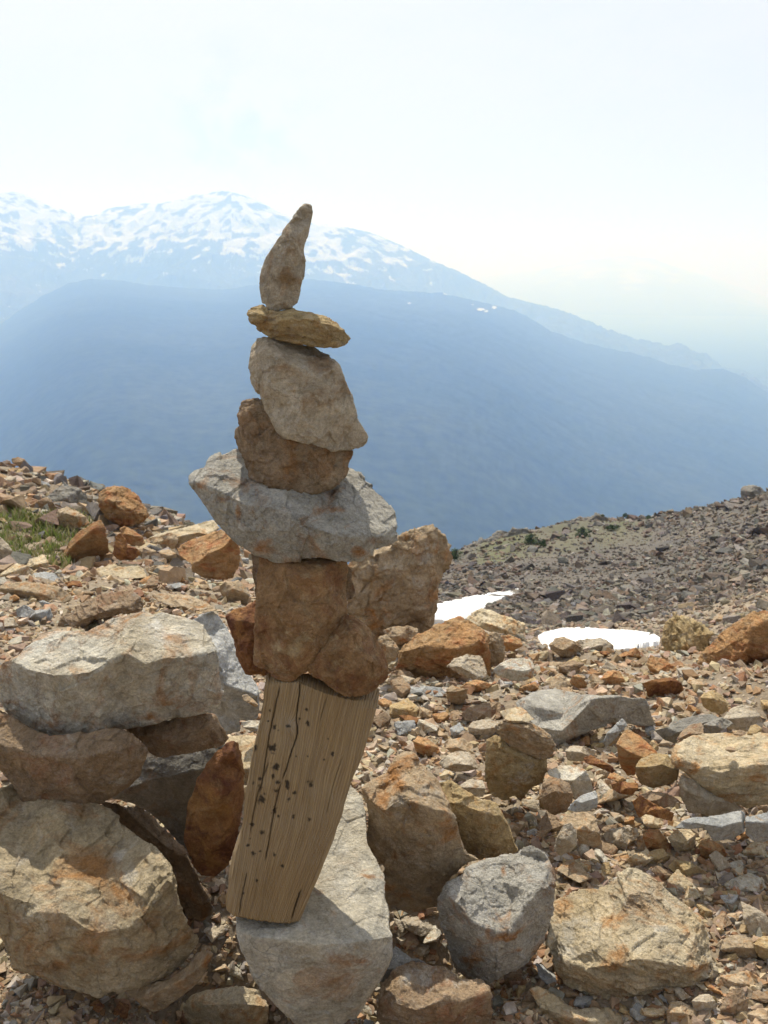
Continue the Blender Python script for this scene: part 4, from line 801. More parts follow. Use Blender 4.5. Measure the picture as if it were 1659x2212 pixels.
rock('I', 'mottled grey and orange stone touching the left end of the orange boulder', 'tan',
     [(0, 520), (60, 500), (130, 560), (170, 620), (130, 720), (60, 755), (-20, 700)], [(0, 560, 0), (70, 600, 12), (170, 630, 0)], kt=1.0, kf=0.3, Y=3.35, thick=0.9, anchor=None)
rock('I', 'thin brown stone on gravel just right of the cairn', 'pink',
     [(100, 820), (170, 795), (260, 810), (298, 850), (270, 880), (130, 885)], [(100, 835, 0), (200, 840, 10), (298, 855, 0)], kt=1.8, kf=0.4, thick=0.9, anchor=None)
rock('I', 'long pale blue-grey flat stone sunk in gravel right of the cairn', 'blue',
     [(130, 960), (220, 935), (400, 935), (520, 945), (565, 985), (540, 1020), (400, 1025), (250, 1000)], [(130, 970, 0), (350, 985, 8), (565, 995, 0)], kt=2.6, kf=0.5, thick=0.8, anchor='the long blue-grey flat stone')
rock('I', 'orange-brown stone with a peaked top on the mid scree', 'orange',
     [(680, 950), (740, 905), (820, 878), (900, 900), (960, 925), (900, 960), (820, 985), (740, 975)], [(680, 955, 0), (820, 930, 12), (960, 930, 0)], kt=1.5, kf=0.4, thick=0.9, anchor='the peaked orange-brown stone')
rock('I', 'brown stone with a pale stripe beside the peaked orange-brown stone', 'tan',
     [(570, 960), (620, 920), (660, 950), (750, 960), (730, 1050), (690, 1090), (620, 1075), (570, 1040)], [(570, 980, 0), (660, 980, 12), (750, 970, 0)], kt=1.1, kf=0.4, thick=0.9, anchor=None)
rock('I', 'flat red-brown rock in front of the pale oval stone', 'pink',
     [(700, 1180), (740, 1120), (860, 1085), (1010, 1065), (1060, 1100), (1060, 1180), (960, 1230), (800, 1240), (720, 1220)], [(700, 1190, 0), (880, 1170, 15), (1060, 1150, 0)], kt=2.0, kf=0.4, thick=0.8, anchor='the flat red-brown rock')
rock('I', 'thin purple-red flake lying on gravel right of the post', 'rust',
     [(165, 1180), (250, 1178), (340, 1210), (420, 1250), (430, 1278), (330, 1262), (220, 1225)], [(165, 1190, 0), (300, 1235, 5), (430, 1275, 0)], kt=2.8, kf=0.8, thick=0.7, anchor='the purple-red flake')
rock('I', 'taupe wedge stone left of the small stacked stones', 'taupe',
     [(750, 1280), (800, 1230), (940, 1210), (1010, 1240), (1000, 1300), (960, 1360), (880, 1400), (800, 1390), (760, 1330)], [(750, 1290, 0), (860, 1300, 18), (1000, 1280, 0)], kt=1.5, kf=0.2, thick=0.9, anchor='the taupe wedge stone')
rock('I', 'standing squarish ochre and grey stone carrying two smaller stones', 'yellow',
     [(905, 1380), (960, 1355), (1040, 1360), (1090, 1410), (1300, 1480), (1420, 1540), (1425, 1640), (1380, 1740), (1280, 1790), (1220, 1880), (1140, 1870), (1050, 1900), (940, 1850), (900, 1780), (900, 1560)],
     [(900, 1500, -30), (1000, 1520, 15), (1100, 1500, 20), (1250, 1560, 40), (1425, 1600, -20)], Y=2.35, kt=0.6, kf=0.12, ex=[(980, 1700, 5), (1060, 1680, 22), (1240, 1750, 15), (1000, 1420, 5)], thick=0.7, soft=2, rough=0.9, anchor='the standing ochre and grey stone', L=3.4, stains=[(1000,1450,120,90,.8),(950,1700,60,160,.8),(1180,1720,160,120,-.9),(1250,1600,130,60,-.7)])
rock('I', 'tilted brown layered stone lying across the standing ochre and grey stone', 'tan',
     [(975, 1270), (1020, 1240), (1100, 1240), (1280, 1240), (1380, 1300), (1440, 1350), (1495, 1430), (1490, 1480), (1430, 1550), (1340, 1550), (1220, 1500), (1120, 1450), (1050, 1390), (990, 1320)],
     [(975, 1290, -20), (1100, 1260, 20), (1260, 1290, 35), (1400, 1380, 20), (1495, 1440, -20)], Y=2.33, kt=1.0, kf=0.3, ex=[(1250, 1400, 10), (1350, 1480, 0)], thick=0.9, soft=2, strata=(0.4, 0, 1), anchor='the tilted layered stone', L=3.4)
rock('I', 'small pale flat capstone on top of the tilted brown layered stone', 'cream',
     [(1015, 1150), (1110, 1125), (1200, 1105), (1250, 1150), (1312, 1215), (1250, 1240), (1100, 1245), (1060, 1210)], [(1015, 1165, 0), (1090, 1225, 10), (1200, 1228, 10), (1312, 1218, 0)], Y=2.33, kt=1.5, kf=0.2, thick=0.5, soft=1, rough=0.5, anchor=None)
rock('I', 'orange-brown stone in shade left of the standing ochre and grey stone', 'orange',
     [(285, 1400), (330, 1355), (420, 1390), (500, 1450), (520, 1490), (460, 1520), (380, 1530), (310, 1480)], [(285, 1410, 0), (400, 1440, 12), (520, 1490, 0)], kt=1.6, kf=0.3, thick=0.9, anchor='the small orange-brown stone above the peaked rock')
rock('I', 'flat-topped tan stone stacked above another like it, centre right', 'tan',
     [(540, 1420), (590, 1380), (700, 1370), (790, 1420), (800, 1460), (740, 1490), (600, 1490), (560, 1460)], [(540, 1430, 0), (660, 1450, 12), (800, 1450, 0)], kt=1.9, kf=0.3, thick=0.9, Y=2.6, anchor='the flat-topped tan stone')
rock('I', 'pale-topped brown stone with a deep shadow below, under the flat-topped tan stone', 'taupe',
     [(500, 1580), (570, 1520), (660, 1485), (760, 1490), (820, 1560), (835, 1630), (780, 1650), (640, 1655), (540, 1630)], [(500, 1590, -10), (640, 1590, 15), (760, 1600, 15), (835, 1620, -10)], kt=1.6, kf=0.25, thick=0.9, Y=2.45, anchor='the pale-topped brown stone')
rock('I', 'wedge-shaped brown stone peeping from behind the speckled ochre rock', 'taupe',
     [(670, 1790), (720, 1740), (780, 1720), (880, 1730), (900, 1800), (880, 1870), (740, 1850)], [(670, 1795, 0), (780, 1790, 10), (900, 1800, 0)], kt=1.3, kf=0.3, thick=0.9, Y=2.2, anchor=None)
rock('J', 'broad speckled grey slab with a dark shaded front edge, centre right', 'greyslab',
     [(-240, 960), (-120, 880), (60, 850), (240, 890), (400, 905), (560, 905), (640, 925), (740, 920), (760, 970), (790, 1060), (830, 1130), (780, 1145), (690, 1130), (600, 1120), (500, 1110), (440, 1130), (330, 1160), (200, 1220), (60, 1290), (20, 1250), (-100, 1130), (-200, 1040)],
     [(-240, 980, -20), (0, 1240, 0), (110, 1170, 15), (220, 1060, 20), (340, 930, 25), (500, 915, 20), (640, 930, 10), (740, 925, 0), (830, 1120, -30)], Y=2.85, kt=2.2, kf=0.12, thick=0.3, soft=1, rough=0.5, cat='boulder', name='boulder', anchor='the broad speckled slab')
rock('J', 'thin dark grey slate slab pointing up to the right, with a second slate on it', 'dark',
     [(800, 1165), (900, 1140), (1000, 1085), (1100, 1055), (1240, 1040), (1320, 1080), (1180, 1110), (1080, 1150), (1000, 1210), (960, 1265), (880, 1240)], [(800, 1175, 0), (980, 1180, 8), (1320, 1085, 0)], kt=1.4, kf=0.5, Y=2.55, thick=0.4, soft=1, rough=0.5, anchor='the dark slate slab')
rock('J', 'small dark slate lying over the end of the thin dark slate slab', 'dark',
     [(1170, 1125), (1240, 1085), (1310, 1068), (1370, 1090), (1395, 1115), (1330, 1160), (1240, 1190), (1180, 1190)], [(1170, 1140, 0), (1260, 1130, 10), (1395, 1118, 0)], kt=1.6, kf=0.3, Y=2.47, thick=0.6, soft=1, anchor=None)
rock('J', 'brown low stone under the tip of the dark slate', 'pink',
     [(970, 1240), (1010, 1170), (1080, 1120), (1160, 1105), (1180, 1190), (1080, 1220)], [(970, 1240, 0), (1060, 1190, 8), (1180, 1190, 0)], kt=1.4, kf=0.3, Y=2.45, thick=0.8, anchor=None)
rock('J', 'tilted flat orange slab leaning left of the yellowish block', 'orange',
     [(520, 1270), (560, 1180), (600, 1155), (680, 1190), (750, 1250), (820, 1320), (830, 1340), (720, 1370), (670, 1420), (660, 1500), (600, 1510), (560, 1460), (530, 1380)], [(515, 1290, 0), (620, 1330, 12), (720, 1370, 10), (830, 1335, 0)], kt=1.3, kf=0.9, Y=2.3, thick=0.4, soft=1, rough=0.6, anchor='the tilted orange slab')
rock('J', 'narrow blue-grey finger of stone standing tilted behind the orange slab', 'blue',
     [(425, 1240), (450, 1190), (520, 1120), (565, 1078), (605, 1125), (560, 1170), (510, 1220), (470, 1270), (435, 1300)], [(425, 1250, 0), (510, 1180, 8), (605, 1120, 0)], kt=1.0, kf=0.5, Y=2.5, thick=0.7, soft=1, anchor='the blue-grey finger of stone')
rock('J', 'yellowish rounded block touching the big pale boulder on the right', 'yellow',
     [(665, 1430), (700, 1380), (800, 1340), (900, 1350), (940, 1390), (990, 1450), (980, 1540), (900, 1570), (800, 1605), (700, 1570), (665, 1500)], [(665, 1440, -15), (760, 1440, 15), (860, 1420, 20), (985, 1470, -15)], kt=1.6, kf=0.25, ex=[(800, 1560, 5)], Y=2.25, thick=0.8, soft=2, rough=0.8, anchor='the yellowish rounded block', L=3.4)
rock('J', 'big pale sandy boulder with a level top, cut by the right photo edge', 'cream',
     [(925, 1330), (960, 1260), (1040, 1220), (1180, 1190), (1330, 1190), (1500, 1180), (1750, 1190), (1850, 1400), (1800, 1640), (1660, 1720), (1500, 1755), (1430, 1720), (1300, 1680), (1180, 1590), (1090, 1520), (990, 1460), (930, 1400)],
     [(920, 1360, -50), (1050, 1390, 20), (1150, 1450, 45), (1300, 1480, 60), (1500, 1440, 60), (1850, 1400, 20)], kt=1.9, kf=0.3, Y=2.2, ex=[(1300, 1600, 20), (1480, 1700, 5), (1500, 1300, 5), (1200, 1290, 8)], thick=0.6, soft=3, rough=0.7, strata=(0, 0, 1), cat='boulder', name='boulder', anchor='the big pale boulder at the right edge', L=3.4, stains=[(1500,1650,150,60,.7),(1250,1600,120,50,.5),(1300,1500,200,70,-.7),(1650,1380,60,80,.7)])
rock('J', 'shaded grey rock propping up the big pale sandy boulder', 'taupe',
     [(985, 1540), (1000, 1490), (1060, 1520), (1200, 1600), (1420, 1720), (1480, 1760), (1400, 1800), (1230, 1815), (1150, 1790), (1060, 1785), (1010, 1700)], [(985, 1540, -10), (1020, 1600, 15), (1200, 1680, 15), (1480, 1765, -10)], kt=0.6, kf=0.2, Y=2.2, thick=0.7, anchor='the shaded grey rock under the pale boulder')
rock('J', 'blue-grey angular rock in front of the shaded rock, near the right edge', 'blue',
     [(950, 1900), (1000, 1850), (1100, 1815), (1220, 1815), (1340, 1790), (1460, 1765), (1485, 1790), (1480, 1930), (1400, 1980), (1250, 2000), (1180, 1900), (1050, 1905)], [(950, 1905, 0), (1100, 1860, 15), (1300, 1890, 25), (1460, 1850, 10), (1485, 1900, 0)], kt=1.3, kf=0.3, Y=2.08, thick=0.7, soft=1, rough=0.6, anchor='the blue-grey angular rock')
rock('J', 'dark grey rock at the right photo edge below the big pale boulder', 'blue',
     [(1490, 1820), (1600, 1790), (1760, 1760), (1800, 1900), (1700, 2010), (1560, 2000), (1490, 1940)], [(1490, 1850, 0), (1620, 1860, 15), (1800, 1850, 0)], kt=1.4, kf=0.3, Y=2.08, thick=0.7, anchor='the dark grey rock at the right edge')
rock('J', 'round orange-brown cobble resting below the lichen-dotted grey block', 'brown',
     [(-30, 1560), (20, 1515), (100, 1530), (160, 1570), (190, 1640), (185, 1720), (140, 1780), (60, 1800), (-20, 1760), (-60, 1680)], [(-60, 1640, -15), (60, 1620, 20), (190, 1650, -15)], kt=1.2, kf=0.3, Y=2.2, thick=0.9, soft=3, anchor='the round orange-brown cobble')
rock('J', 'pale grey block dotted with dark lichen spots on its top', 'greywhite',
     [(0, 1470), (80, 1430), (200, 1425), (290, 1465), (330, 1540), (350, 1620), (300, 1660), (210, 1680), (160, 1590), (90, 1540), (10, 1500)], [(0, 1480, -10), (100, 1535, 10), (190, 1545, 20), (300, 1475, 0), (350, 1580, -20)], kt=1.7, kf=0.15, Y=2.3, thick=0.8, soft=1, rough=0.6, anchor='the lichen-dotted grey block')
rock('J', 'blue-grey wedge stone in front of the lichen-dotted grey block', 'blue',
     [(150, 1760), (200, 1690), (290, 1640), (360, 1620), (382, 1670), (370, 1740), (300, 1775), (220, 1780)], [(150, 1765, 0), (260, 1710, 12), (382, 1680, 0)], kt=1.2, kf=0.4, Y=2.1, thick=0.8, soft=1, anchor='the blue-grey wedge stone')
rock('J', 'thin rust-red flat stone left of the tilted orange slab', 'rust',
     [(265, 1370), (320, 1350), (400, 1390), (480, 1430), (518, 1470), (490, 1490), (380, 1440), (290, 1410)], [(265, 1380, 0), (390, 1420, 8), (518, 1475, 0)], kt=1.8, kf=0.3, Y=2.35, thick=0.8, soft=1, anchor='the thin rust-red stone')
rock('J', 'tan stone with flat front, behind the thin rust-red stone', 'taupe',
     [(130, 1320), (170, 1280), (270, 1280), (370, 1320), (340, 1370), (260, 1400), (150, 1390)], [(130, 1335, 0), (250, 1330, 10), (370, 1325, 0)], kt=1.5, kf=0.3, Y=2.45, thick=0.8, anchor=None)
rock('J', 'brown flat stone in dark shade below the yellowish rounded block', 'pink',
     [(690, 1650), (780, 1620), (900, 1640), (985, 1680), (960, 1740), (850, 1750), (740, 1700)], [(690, 1660, 0), (830, 1690, 10), (985, 1700, 0)], kt=1.6, kf=0.3, Y=2.2, thick=0.8, anchor=None)
rock('J', 'dark red-brown leaning slab in the hollow below the yellowish block', 'rust',
     [(640, 1700), (700, 1650), (800, 1720), (900, 1760), (960, 1790), (940, 1850), (860, 1830), (740, 1790), (690, 1820), (660, 1760)], [(640, 1710, 0), (800, 1760, 12), (960, 1800, 0)], kt=1.2, kf=0.3, Y=2.12, thick=0.7, anchor='the dark red-brown leaning slab')
rock('J', 'purple-brown flat stone in the hollow left of the yellowish block', 'rust',
     [(480, 1570), (560, 1550), (680, 1560), (690, 1600), (640, 1650), (540, 1640), (490, 1610)], [(480, 1580, 0), (590, 1600, 8), (690, 1590, 0)], kt=1.9, kf=0.4, Y=2.22, thick=0.8, anchor=None)
rock('J', 'huge orange boulder with a grey right face, cut by the right photo edge', 'orange',
     [(1125, 660), (1160, 600), (1240, 490), (1330, 410), (1440, 350), (1540, 290), (1640, 275), (1850, 290), (1900, 600), (1750, 760), (1500, 740), (1300, 740), (1190, 760), (1140, 720)],
     [(1120, 670, -80), (1300, 560, 0), (1420, 480, 40), (1540, 400, 70), (1660, 330, 60), (1850, 330, 20)], Y=3.5, kt=1.2, kf=0.12, ex=[(1460, 700, 60), (1500, 550, 70), (1360, 650, 30), (1250, 700, 0), (1700, 600, 40)], thick=0.5, soft=2, rough=0.9, cat='boulder', name='boulder', anchor='the huge orange boulder at the right edge')
rock('J', 'pinkish layered slab in front of the huge orange boulder, at the right edge', 'pink',
     [(1150, 870), (1190, 790), (1240, 740), (1320, 665), (1400, 700), (1550, 735), (1800, 760), (1850, 880), (1760, 960), (1560, 950), (1350, 930), (1250, 880)], [(1150, 880, -20), (1320, 870, 10), (1500, 900, 15), (1850, 900, 0)], Y=3.15, kt=2.0, kf=0.4, thick=0.5, strata=(0, 0.2, 1), cat='boulder', name='boulder', anchor='the pinkish layered slab')
rock('J', 'hay-coloured furrowed boulder with a dark brown underside, right of the snow', 'yellow',
     [(880, 400), (920, 330), (950, 280), (1010, 310), (1080, 330), (1170, 370), (1240, 440), (1230, 520), (1180, 570), (1140, 650), (1090, 690), (980, 670), (920, 630), (890, 560), (870, 480)],
     [(870, 480, -20), (950, 560, 10), (1050, 535, 40), (1180, 570, 10), (1240, 470, -20)], Y=3.9, kt=0.9, kf=0.1, ex=[(1000, 420, 12), (1080, 450, 0), (960, 400, -5)], thick=0.8, soft=1, rough=1.5, strata=(1, 0, 0.3), cat='boulder', name='boulder', anchor='the hay-coloured furrowed boulder')
rock('J', 'tan rounded rock overlapping the near edge of the lower snow patch', 'tan',
     [(15, 520), (50, 470), (130, 465), (200, 490), (260, 540), (290, 600), (280, 640), (180, 630), (80, 590), (20, 560)], [(15, 530, -10), (120, 560, 15), (200, 520, 10), (290, 610, -10)], kt=1.3, kf=0.3, Y=3.9, thick=0.8, anchor='the rounded rock at the snow edge')
rock('J', 'flat-topped pale brown rock at the near edge of the lower snow patch', 'taupe',
     [(220, 500), (300, 475), (400, 468), (460, 495), (497, 530), (490, 570), (400, 600), (330, 650), (290, 600), (260, 540)], [(220, 515, 0), (290, 555, 15), (400, 520, 15), (497, 535, 0)], kt=2.0, kf=0.15, Y=3.95, thick=0.8, soft=1, anchor='the flat-topped rock at the snow edge')
rock('J', 'orange slab leaning in the hollow below the furrowed boulder', 'orange',
     [(745, 660), (770, 600), (850, 620), (920, 660), (980, 700), (985, 740), (900, 760), (820, 765), (760, 710)], [(745, 670, 0), (830, 720, 12), (985, 710, 0)], kt=1.4, kf=0.2, Y=3.5, thick=0.6, anchor='the orange slab in the hollow')
rock('J', 'brown wedge stone with a rusty face on the mid scree, right', 'rust',
     [(700, 810), (780, 790), (860, 775), (930, 765), (1010, 810), (1030, 860), (960, 920), (860, 925), (760, 920), (740, 850)], [(700, 820, 0), (850, 800, 10), (940, 790, 10), (1030, 860, 0)], kt=1.5, kf=0.35, thick=0.7, anchor='the brown wedge with a rusty face')
rock('J', 'orange-topped tan block on the mid scree near the snow-edge rocks', 'orange',
     [(400, 780), (430, 730), (500, 710), (550, 725), (580, 780), (590, 830), (520, 850), (440, 840)], [(400, 790, 0), (480, 760, 12), (590, 810, 0)], kt=1.3, kf=0.3, thick=0.8, anchor='the orange-topped tan block')
rock('J', 'small yellow-tan knob of rock lying on the big pale sandy boulder', 'yellow',
     [(1500, 1190), (1530, 1130), (1570, 1118), (1615, 1150), (1605, 1210), (1560, 1255), (1520, 1240)], [(1500, 1190, 0), (1560, 1190, 10), (1615, 1180, 0)], kt=1.2, kf=0.3, Y=2.32, thick=0.9, anchor=None)
rock('J', 'small grey-brown pebble lying left of the yellow-tan knob on the pale boulder', 'brown',
     [(1400, 1190), (1440, 1160), (1490, 1175), (1505, 1215), (1470, 1240), (1415, 1225)], [(1400, 1200, 0), (1450, 1200, 8), (1505, 1210, 0)], kt=1.2, kf=0.3, Y=2.32, thick=0.9, anchor=None)
rock('J', 'tiny dark flake near the front of the big pale boulder top', 'brown',
     [(1335, 1310), (1360, 1285), (1410, 1295), (1420, 1320), (1380, 1335)], [(1335, 1315, 0), (1380, 1312, 5), (1420, 1320, 0)], kt=1.8, kf=0.3, Y=2.2, thick=0.9, anchor=None)
rock('J', 'brown rounded stone leaning on the pinkish layered slab', 'yellow',
     [(1150, 920), (1180, 880), (1240, 860), (1300, 890), (1350, 960), (1365, 1010), (1320, 1045), (1230, 1030), (1170, 980)], [(1150, 930, 0), (1250, 930, 12), (1365, 1010, 0)], kt=1.2, kf=0.3, Y=2.85, thick=0.8, anchor='the brown rounded stone')
rock('J', 'rounded taupe rock behind the big pale sandy boulder', 'taupe',
     [(1320, 1080), (1380, 1000), (1460, 975), (1560, 1000), (1610, 1060), (1620, 1140), (1500, 1170), (1370, 1150)], [(1320, 1090, 0), (1470, 1070, 15), (1620, 1100, 0)], kt=1.6, kf=0.3, Y=2.65, thick=0.8, soft=3, anchor='the rounded taupe rock')
rock('H', 'tan stone standing on end just above the broad cream boulder, among smaller stones', 'taupe',
     [(230, 330), (250, 250), (290, 170), (340, 150), (380, 200), (385, 300), (340, 350), (270, 370)], [(230, 300, -5), (300, 260, 15), (385, 270, -5)], kt=0.7, kf=0.25, thick=0.8, Y=2.03, anchor='the tan stone standing on end')
rock('H', 'wide tan block behind the stone standing on end', 'tan',
     [(270, 160), (300, 100), (440, 75), (510, 120), (540, 220), (550, 290), (500, 310), (400, 290), (380, 200)], [(270, 160, 0), (420, 190, 20), (540, 200, 0)], kt=1.6, kf=0.3, thick=0.8, Y=2.13, anchor='the wide tan block')
rock('H', 'tan angular stone with a shaded right side, centre of the lower right scree', 'taupe',
     [(555, 230), (600, 195), (700, 180), (790, 185), (800, 240), (740, 300), (660, 345), (590, 300)], [(555, 240, 0), (660, 270, 15), (800, 220, 0)], kt=1.6, kf=0.3, thick=0.8, anchor='the tan angular stone')
rock('H', 'orange-brown stone with a serrated edge above the broad cream boulder', 'orange',
     [(820, 240), (860, 190), (930, 195), (980, 260), (1040, 330), (1050, 400), (1000, 400), (940, 330), (850, 320)], [(820, 250, 0), (930, 270, 12), (1050, 390, 0)], kt=1.3, kf=0.4, thick=0.7, anchor='the orange-brown serrated stone')
rock('H', 'dark ochre block lying above the right shoulder of the broad cream boulder', 'yellow',
     [(985, 440), (1040, 400), (1110, 405), (1190, 440), (1255, 490), (1230, 540), (1150, 545), (1060, 510)], [(985, 450, 0), (1100, 470, 15), (1255, 495, 0)], kt=1.5, kf=0.35, thick=0.8, anchor='the dark ochre block')
rock('H', 'brown pointed stone left of the dark ochre block', 'pink',
     [(880, 470), (910, 435), (980, 460), (1060, 510), (1070, 550), (1010, 570), (930, 520)], [(880, 475, 0), (970, 500, 10), (1070, 540, 0)], kt=1.5, kf=0.4, thick=0.8, anchor=None)
rock('H', 'small yellowish block with a dark notch, left of the dark ochre block', 'yellow',
     [(845, 360), (900, 330), (960, 325), (1000, 370), (1000, 420), (940, 455), (870, 430)], [(845, 370, 0), (930, 390, 12), (1000, 380, 0)], kt=1.3, kf=0.25, thick=0.8, anchor=None)
rock('H', 'tan block with rounded top between the ochre block and the blue-grey rock', 'cream',
     [(990, 250), (1040, 200), (1130, 185), (1180, 230), (1170, 310), (1110, 380), (1040, 340)], [(990, 260, 0), (1090, 290, 12), (1180, 250, 0)], kt=1.4, kf=0.3, thick=0.8, anchor='the tan block with a rounded top')
rock('H', 'orange stone with a sharp left corner, below the blue-grey angular rock', 'orange',
     [(1195, 300), (1220, 260), (1290, 270), (1360, 310), (1385, 370), (1330, 420), (1260, 440), (1210, 370)], [(1195, 300, 0), (1260, 330, 12), (1385, 370, 0)], kt=1.2, kf=0.3, thick=0.8, anchor='the orange stone with a sharp corner')
rock('H', 'pale rounded rock at the right photo edge above the lower right gravel', 'cream',
     [(1490, 350), (1540, 290), (1640, 240), (1780, 260), (1780, 400), (1650, 410), (1540, 400)], [(1490, 360, 0), (1600, 350, 12), (1780, 350, 0)], kt=1.6, kf=0.3, thick=0.8, anchor='the pale rounded rock at the right edge')
rock('H', 'brown-edged flat stone at the right edge below the pale rounded rock', 'brown',
     [(1500, 440), (1560, 410), (1680, 385), (1800, 400), (1800, 480), (1640, 490), (1560, 470)], [(1500, 445, 0), (1620, 440, 10), (1800, 440, 0)], kt=2.0, kf=0.3, thick=0.8, anchor=None)
rock('H', 'pale wrinkled stone in the lower right gravel', 'greywhite',
     [(1365, 570), (1430, 520), (1530, 485), (1620, 520), (1650, 580), (1600, 620), (1490, 635), (1410, 610)], [(1365, 575, 0), (1500, 590, 12), (1650, 590, 0)], kt=1.9, kf=0.4, thick=0.7, strata=(0.3, 0, 1), rough=1.2, anchor='the pale wrinkled stone')
rock('H', 'tan stone with a pointed left end, right of the broad cream boulder', 'tan',
     [(1305, 970), (1370, 920), (1450, 895), (1540, 920), (1590, 990), (1590, 1050), (1520, 1080), (1420, 1030), (1340, 1000)], [(1305, 975, 0), (1440, 980, 15), (1560, 990, 5), (1590, 1030, 0)], kt=1.6, kf=0.3, thick=0.8, anchor='the tan stone with a pointed end')
rock('H', 'yellow-brown rock at the right photo edge beside the pointed tan stone', 'yellow',
     [(1560, 960), (1620, 910), (1760, 900), (1780, 1080), (1680, 1100), (1590, 1040)], [(1560, 980, 0), (1650, 990, 12), (1780, 990, 0)], kt=1.5, kf=0.3, thick=0.8, anchor=None)
rock('H', 'flat tan stone under the right end of the broad cream boulder', 'tan',
     [(1300, 1220), (1330, 1170), (1440, 1160), (1520, 1130), (1590, 1180), (1580, 1240), (1500, 1290), (1380, 1290)], [(1300, 1230, 0), (1440, 1220, 12), (1590, 1200, 0)], kt=1.7, kf=0.3, thick=0.8, anchor='the flat tan stone at lower right')
rock('H', 'pinkish pointed stone standing up near the bottom right corner', 'pink',
     [(1340, 1400), (1380, 1310), (1420, 1260), (1490, 1250), (1520, 1330), (1525, 1440), (1490, 1530), (1400, 1540), (1350, 1480)], [(1340, 1400, -5), (1420, 1380, 15), (1525, 1380, -5)], kt=0.8, kf=0.25, Y=1.68, thick=0.8, anchor='the pinkish pointed stone')
rock('H', 'rounded brown stone in shade below the broad cream boulder', 'taupe',
     [(1150, 1340), (1200, 1300), (1270, 1295), (1310, 1340), (1305, 1400), (1250, 1450), (1170, 1430)], [(1150, 1350, 0), (1240, 1350, 12), (1310, 1360, 0)], kt=1.3, kf=0.3, Y=1.69, thick=0.8, anchor=None)
rock('H', 'tan stone in front of the rounded brown one at the bottom edge', 'tan',
     [(980, 1420), (1010, 1350), (1080, 1340), (1150, 1380), (1240, 1460), (1280, 1560), (1050, 1560), (990, 1480)], [(980, 1430, 0), (1080, 1420, 12), (1280, 1540, 0)], kt=1.4, kf=0.4, base=(1530, 2215), thick=0.8, anchor=None)
rock('K', 'dark knob of rock crowning the far right end of the rubble ridge', 'dark',
     [(1525, 130), (1540, 110), (1590, 102), (1625, 115), (1645, 140), (1620, 165), (1580, 180), (1530, 178)], [(1525, 140, 0), (1580, 135, 10), (1645, 145, 0)], kt=1.2, kf=0.2, Y=50, thick=0.8, cat='boulder', name='boulder', anchor='the dark knob on the far ridge', L=3)
rock('K', 'grey outcrop at the left tip of the rubble ridge, beside the blue valley', 'dark',
     [(245, 400), (280, 370), (370, 325), (480, 318), (560, 330), (500, 360), (400, 380), (330, 420), (270, 440), (245, 430)], [(245, 420, 0), (350, 370, 10), (560, 340, 0)], kt=1.4, kf=0.3, Y=52, thick=0.6, cat='boulder', name='rock_outcrop', anchor='the grey outcrop on the far ridge', rough=1.6, chip=1.4, L=2.5)
rock('K', 'long grey ledge of bedrock on the middle of the far ridge skyline', 'dark',
     [(690, 300), (770, 255), (840, 252), (960, 268), (960, 290), (880, 296), (800, 290), (740, 312), (690, 315)], [(690, 308, 0), (800, 275, 8), (960, 285, 0)], kt=1.4, kf=0.3, Y=55, thick=0.6, cat='boulder', name='rock_outcrop', anchor='the grey ledge on the far skyline', rough=1.6, chip=1.4, L=2.5)

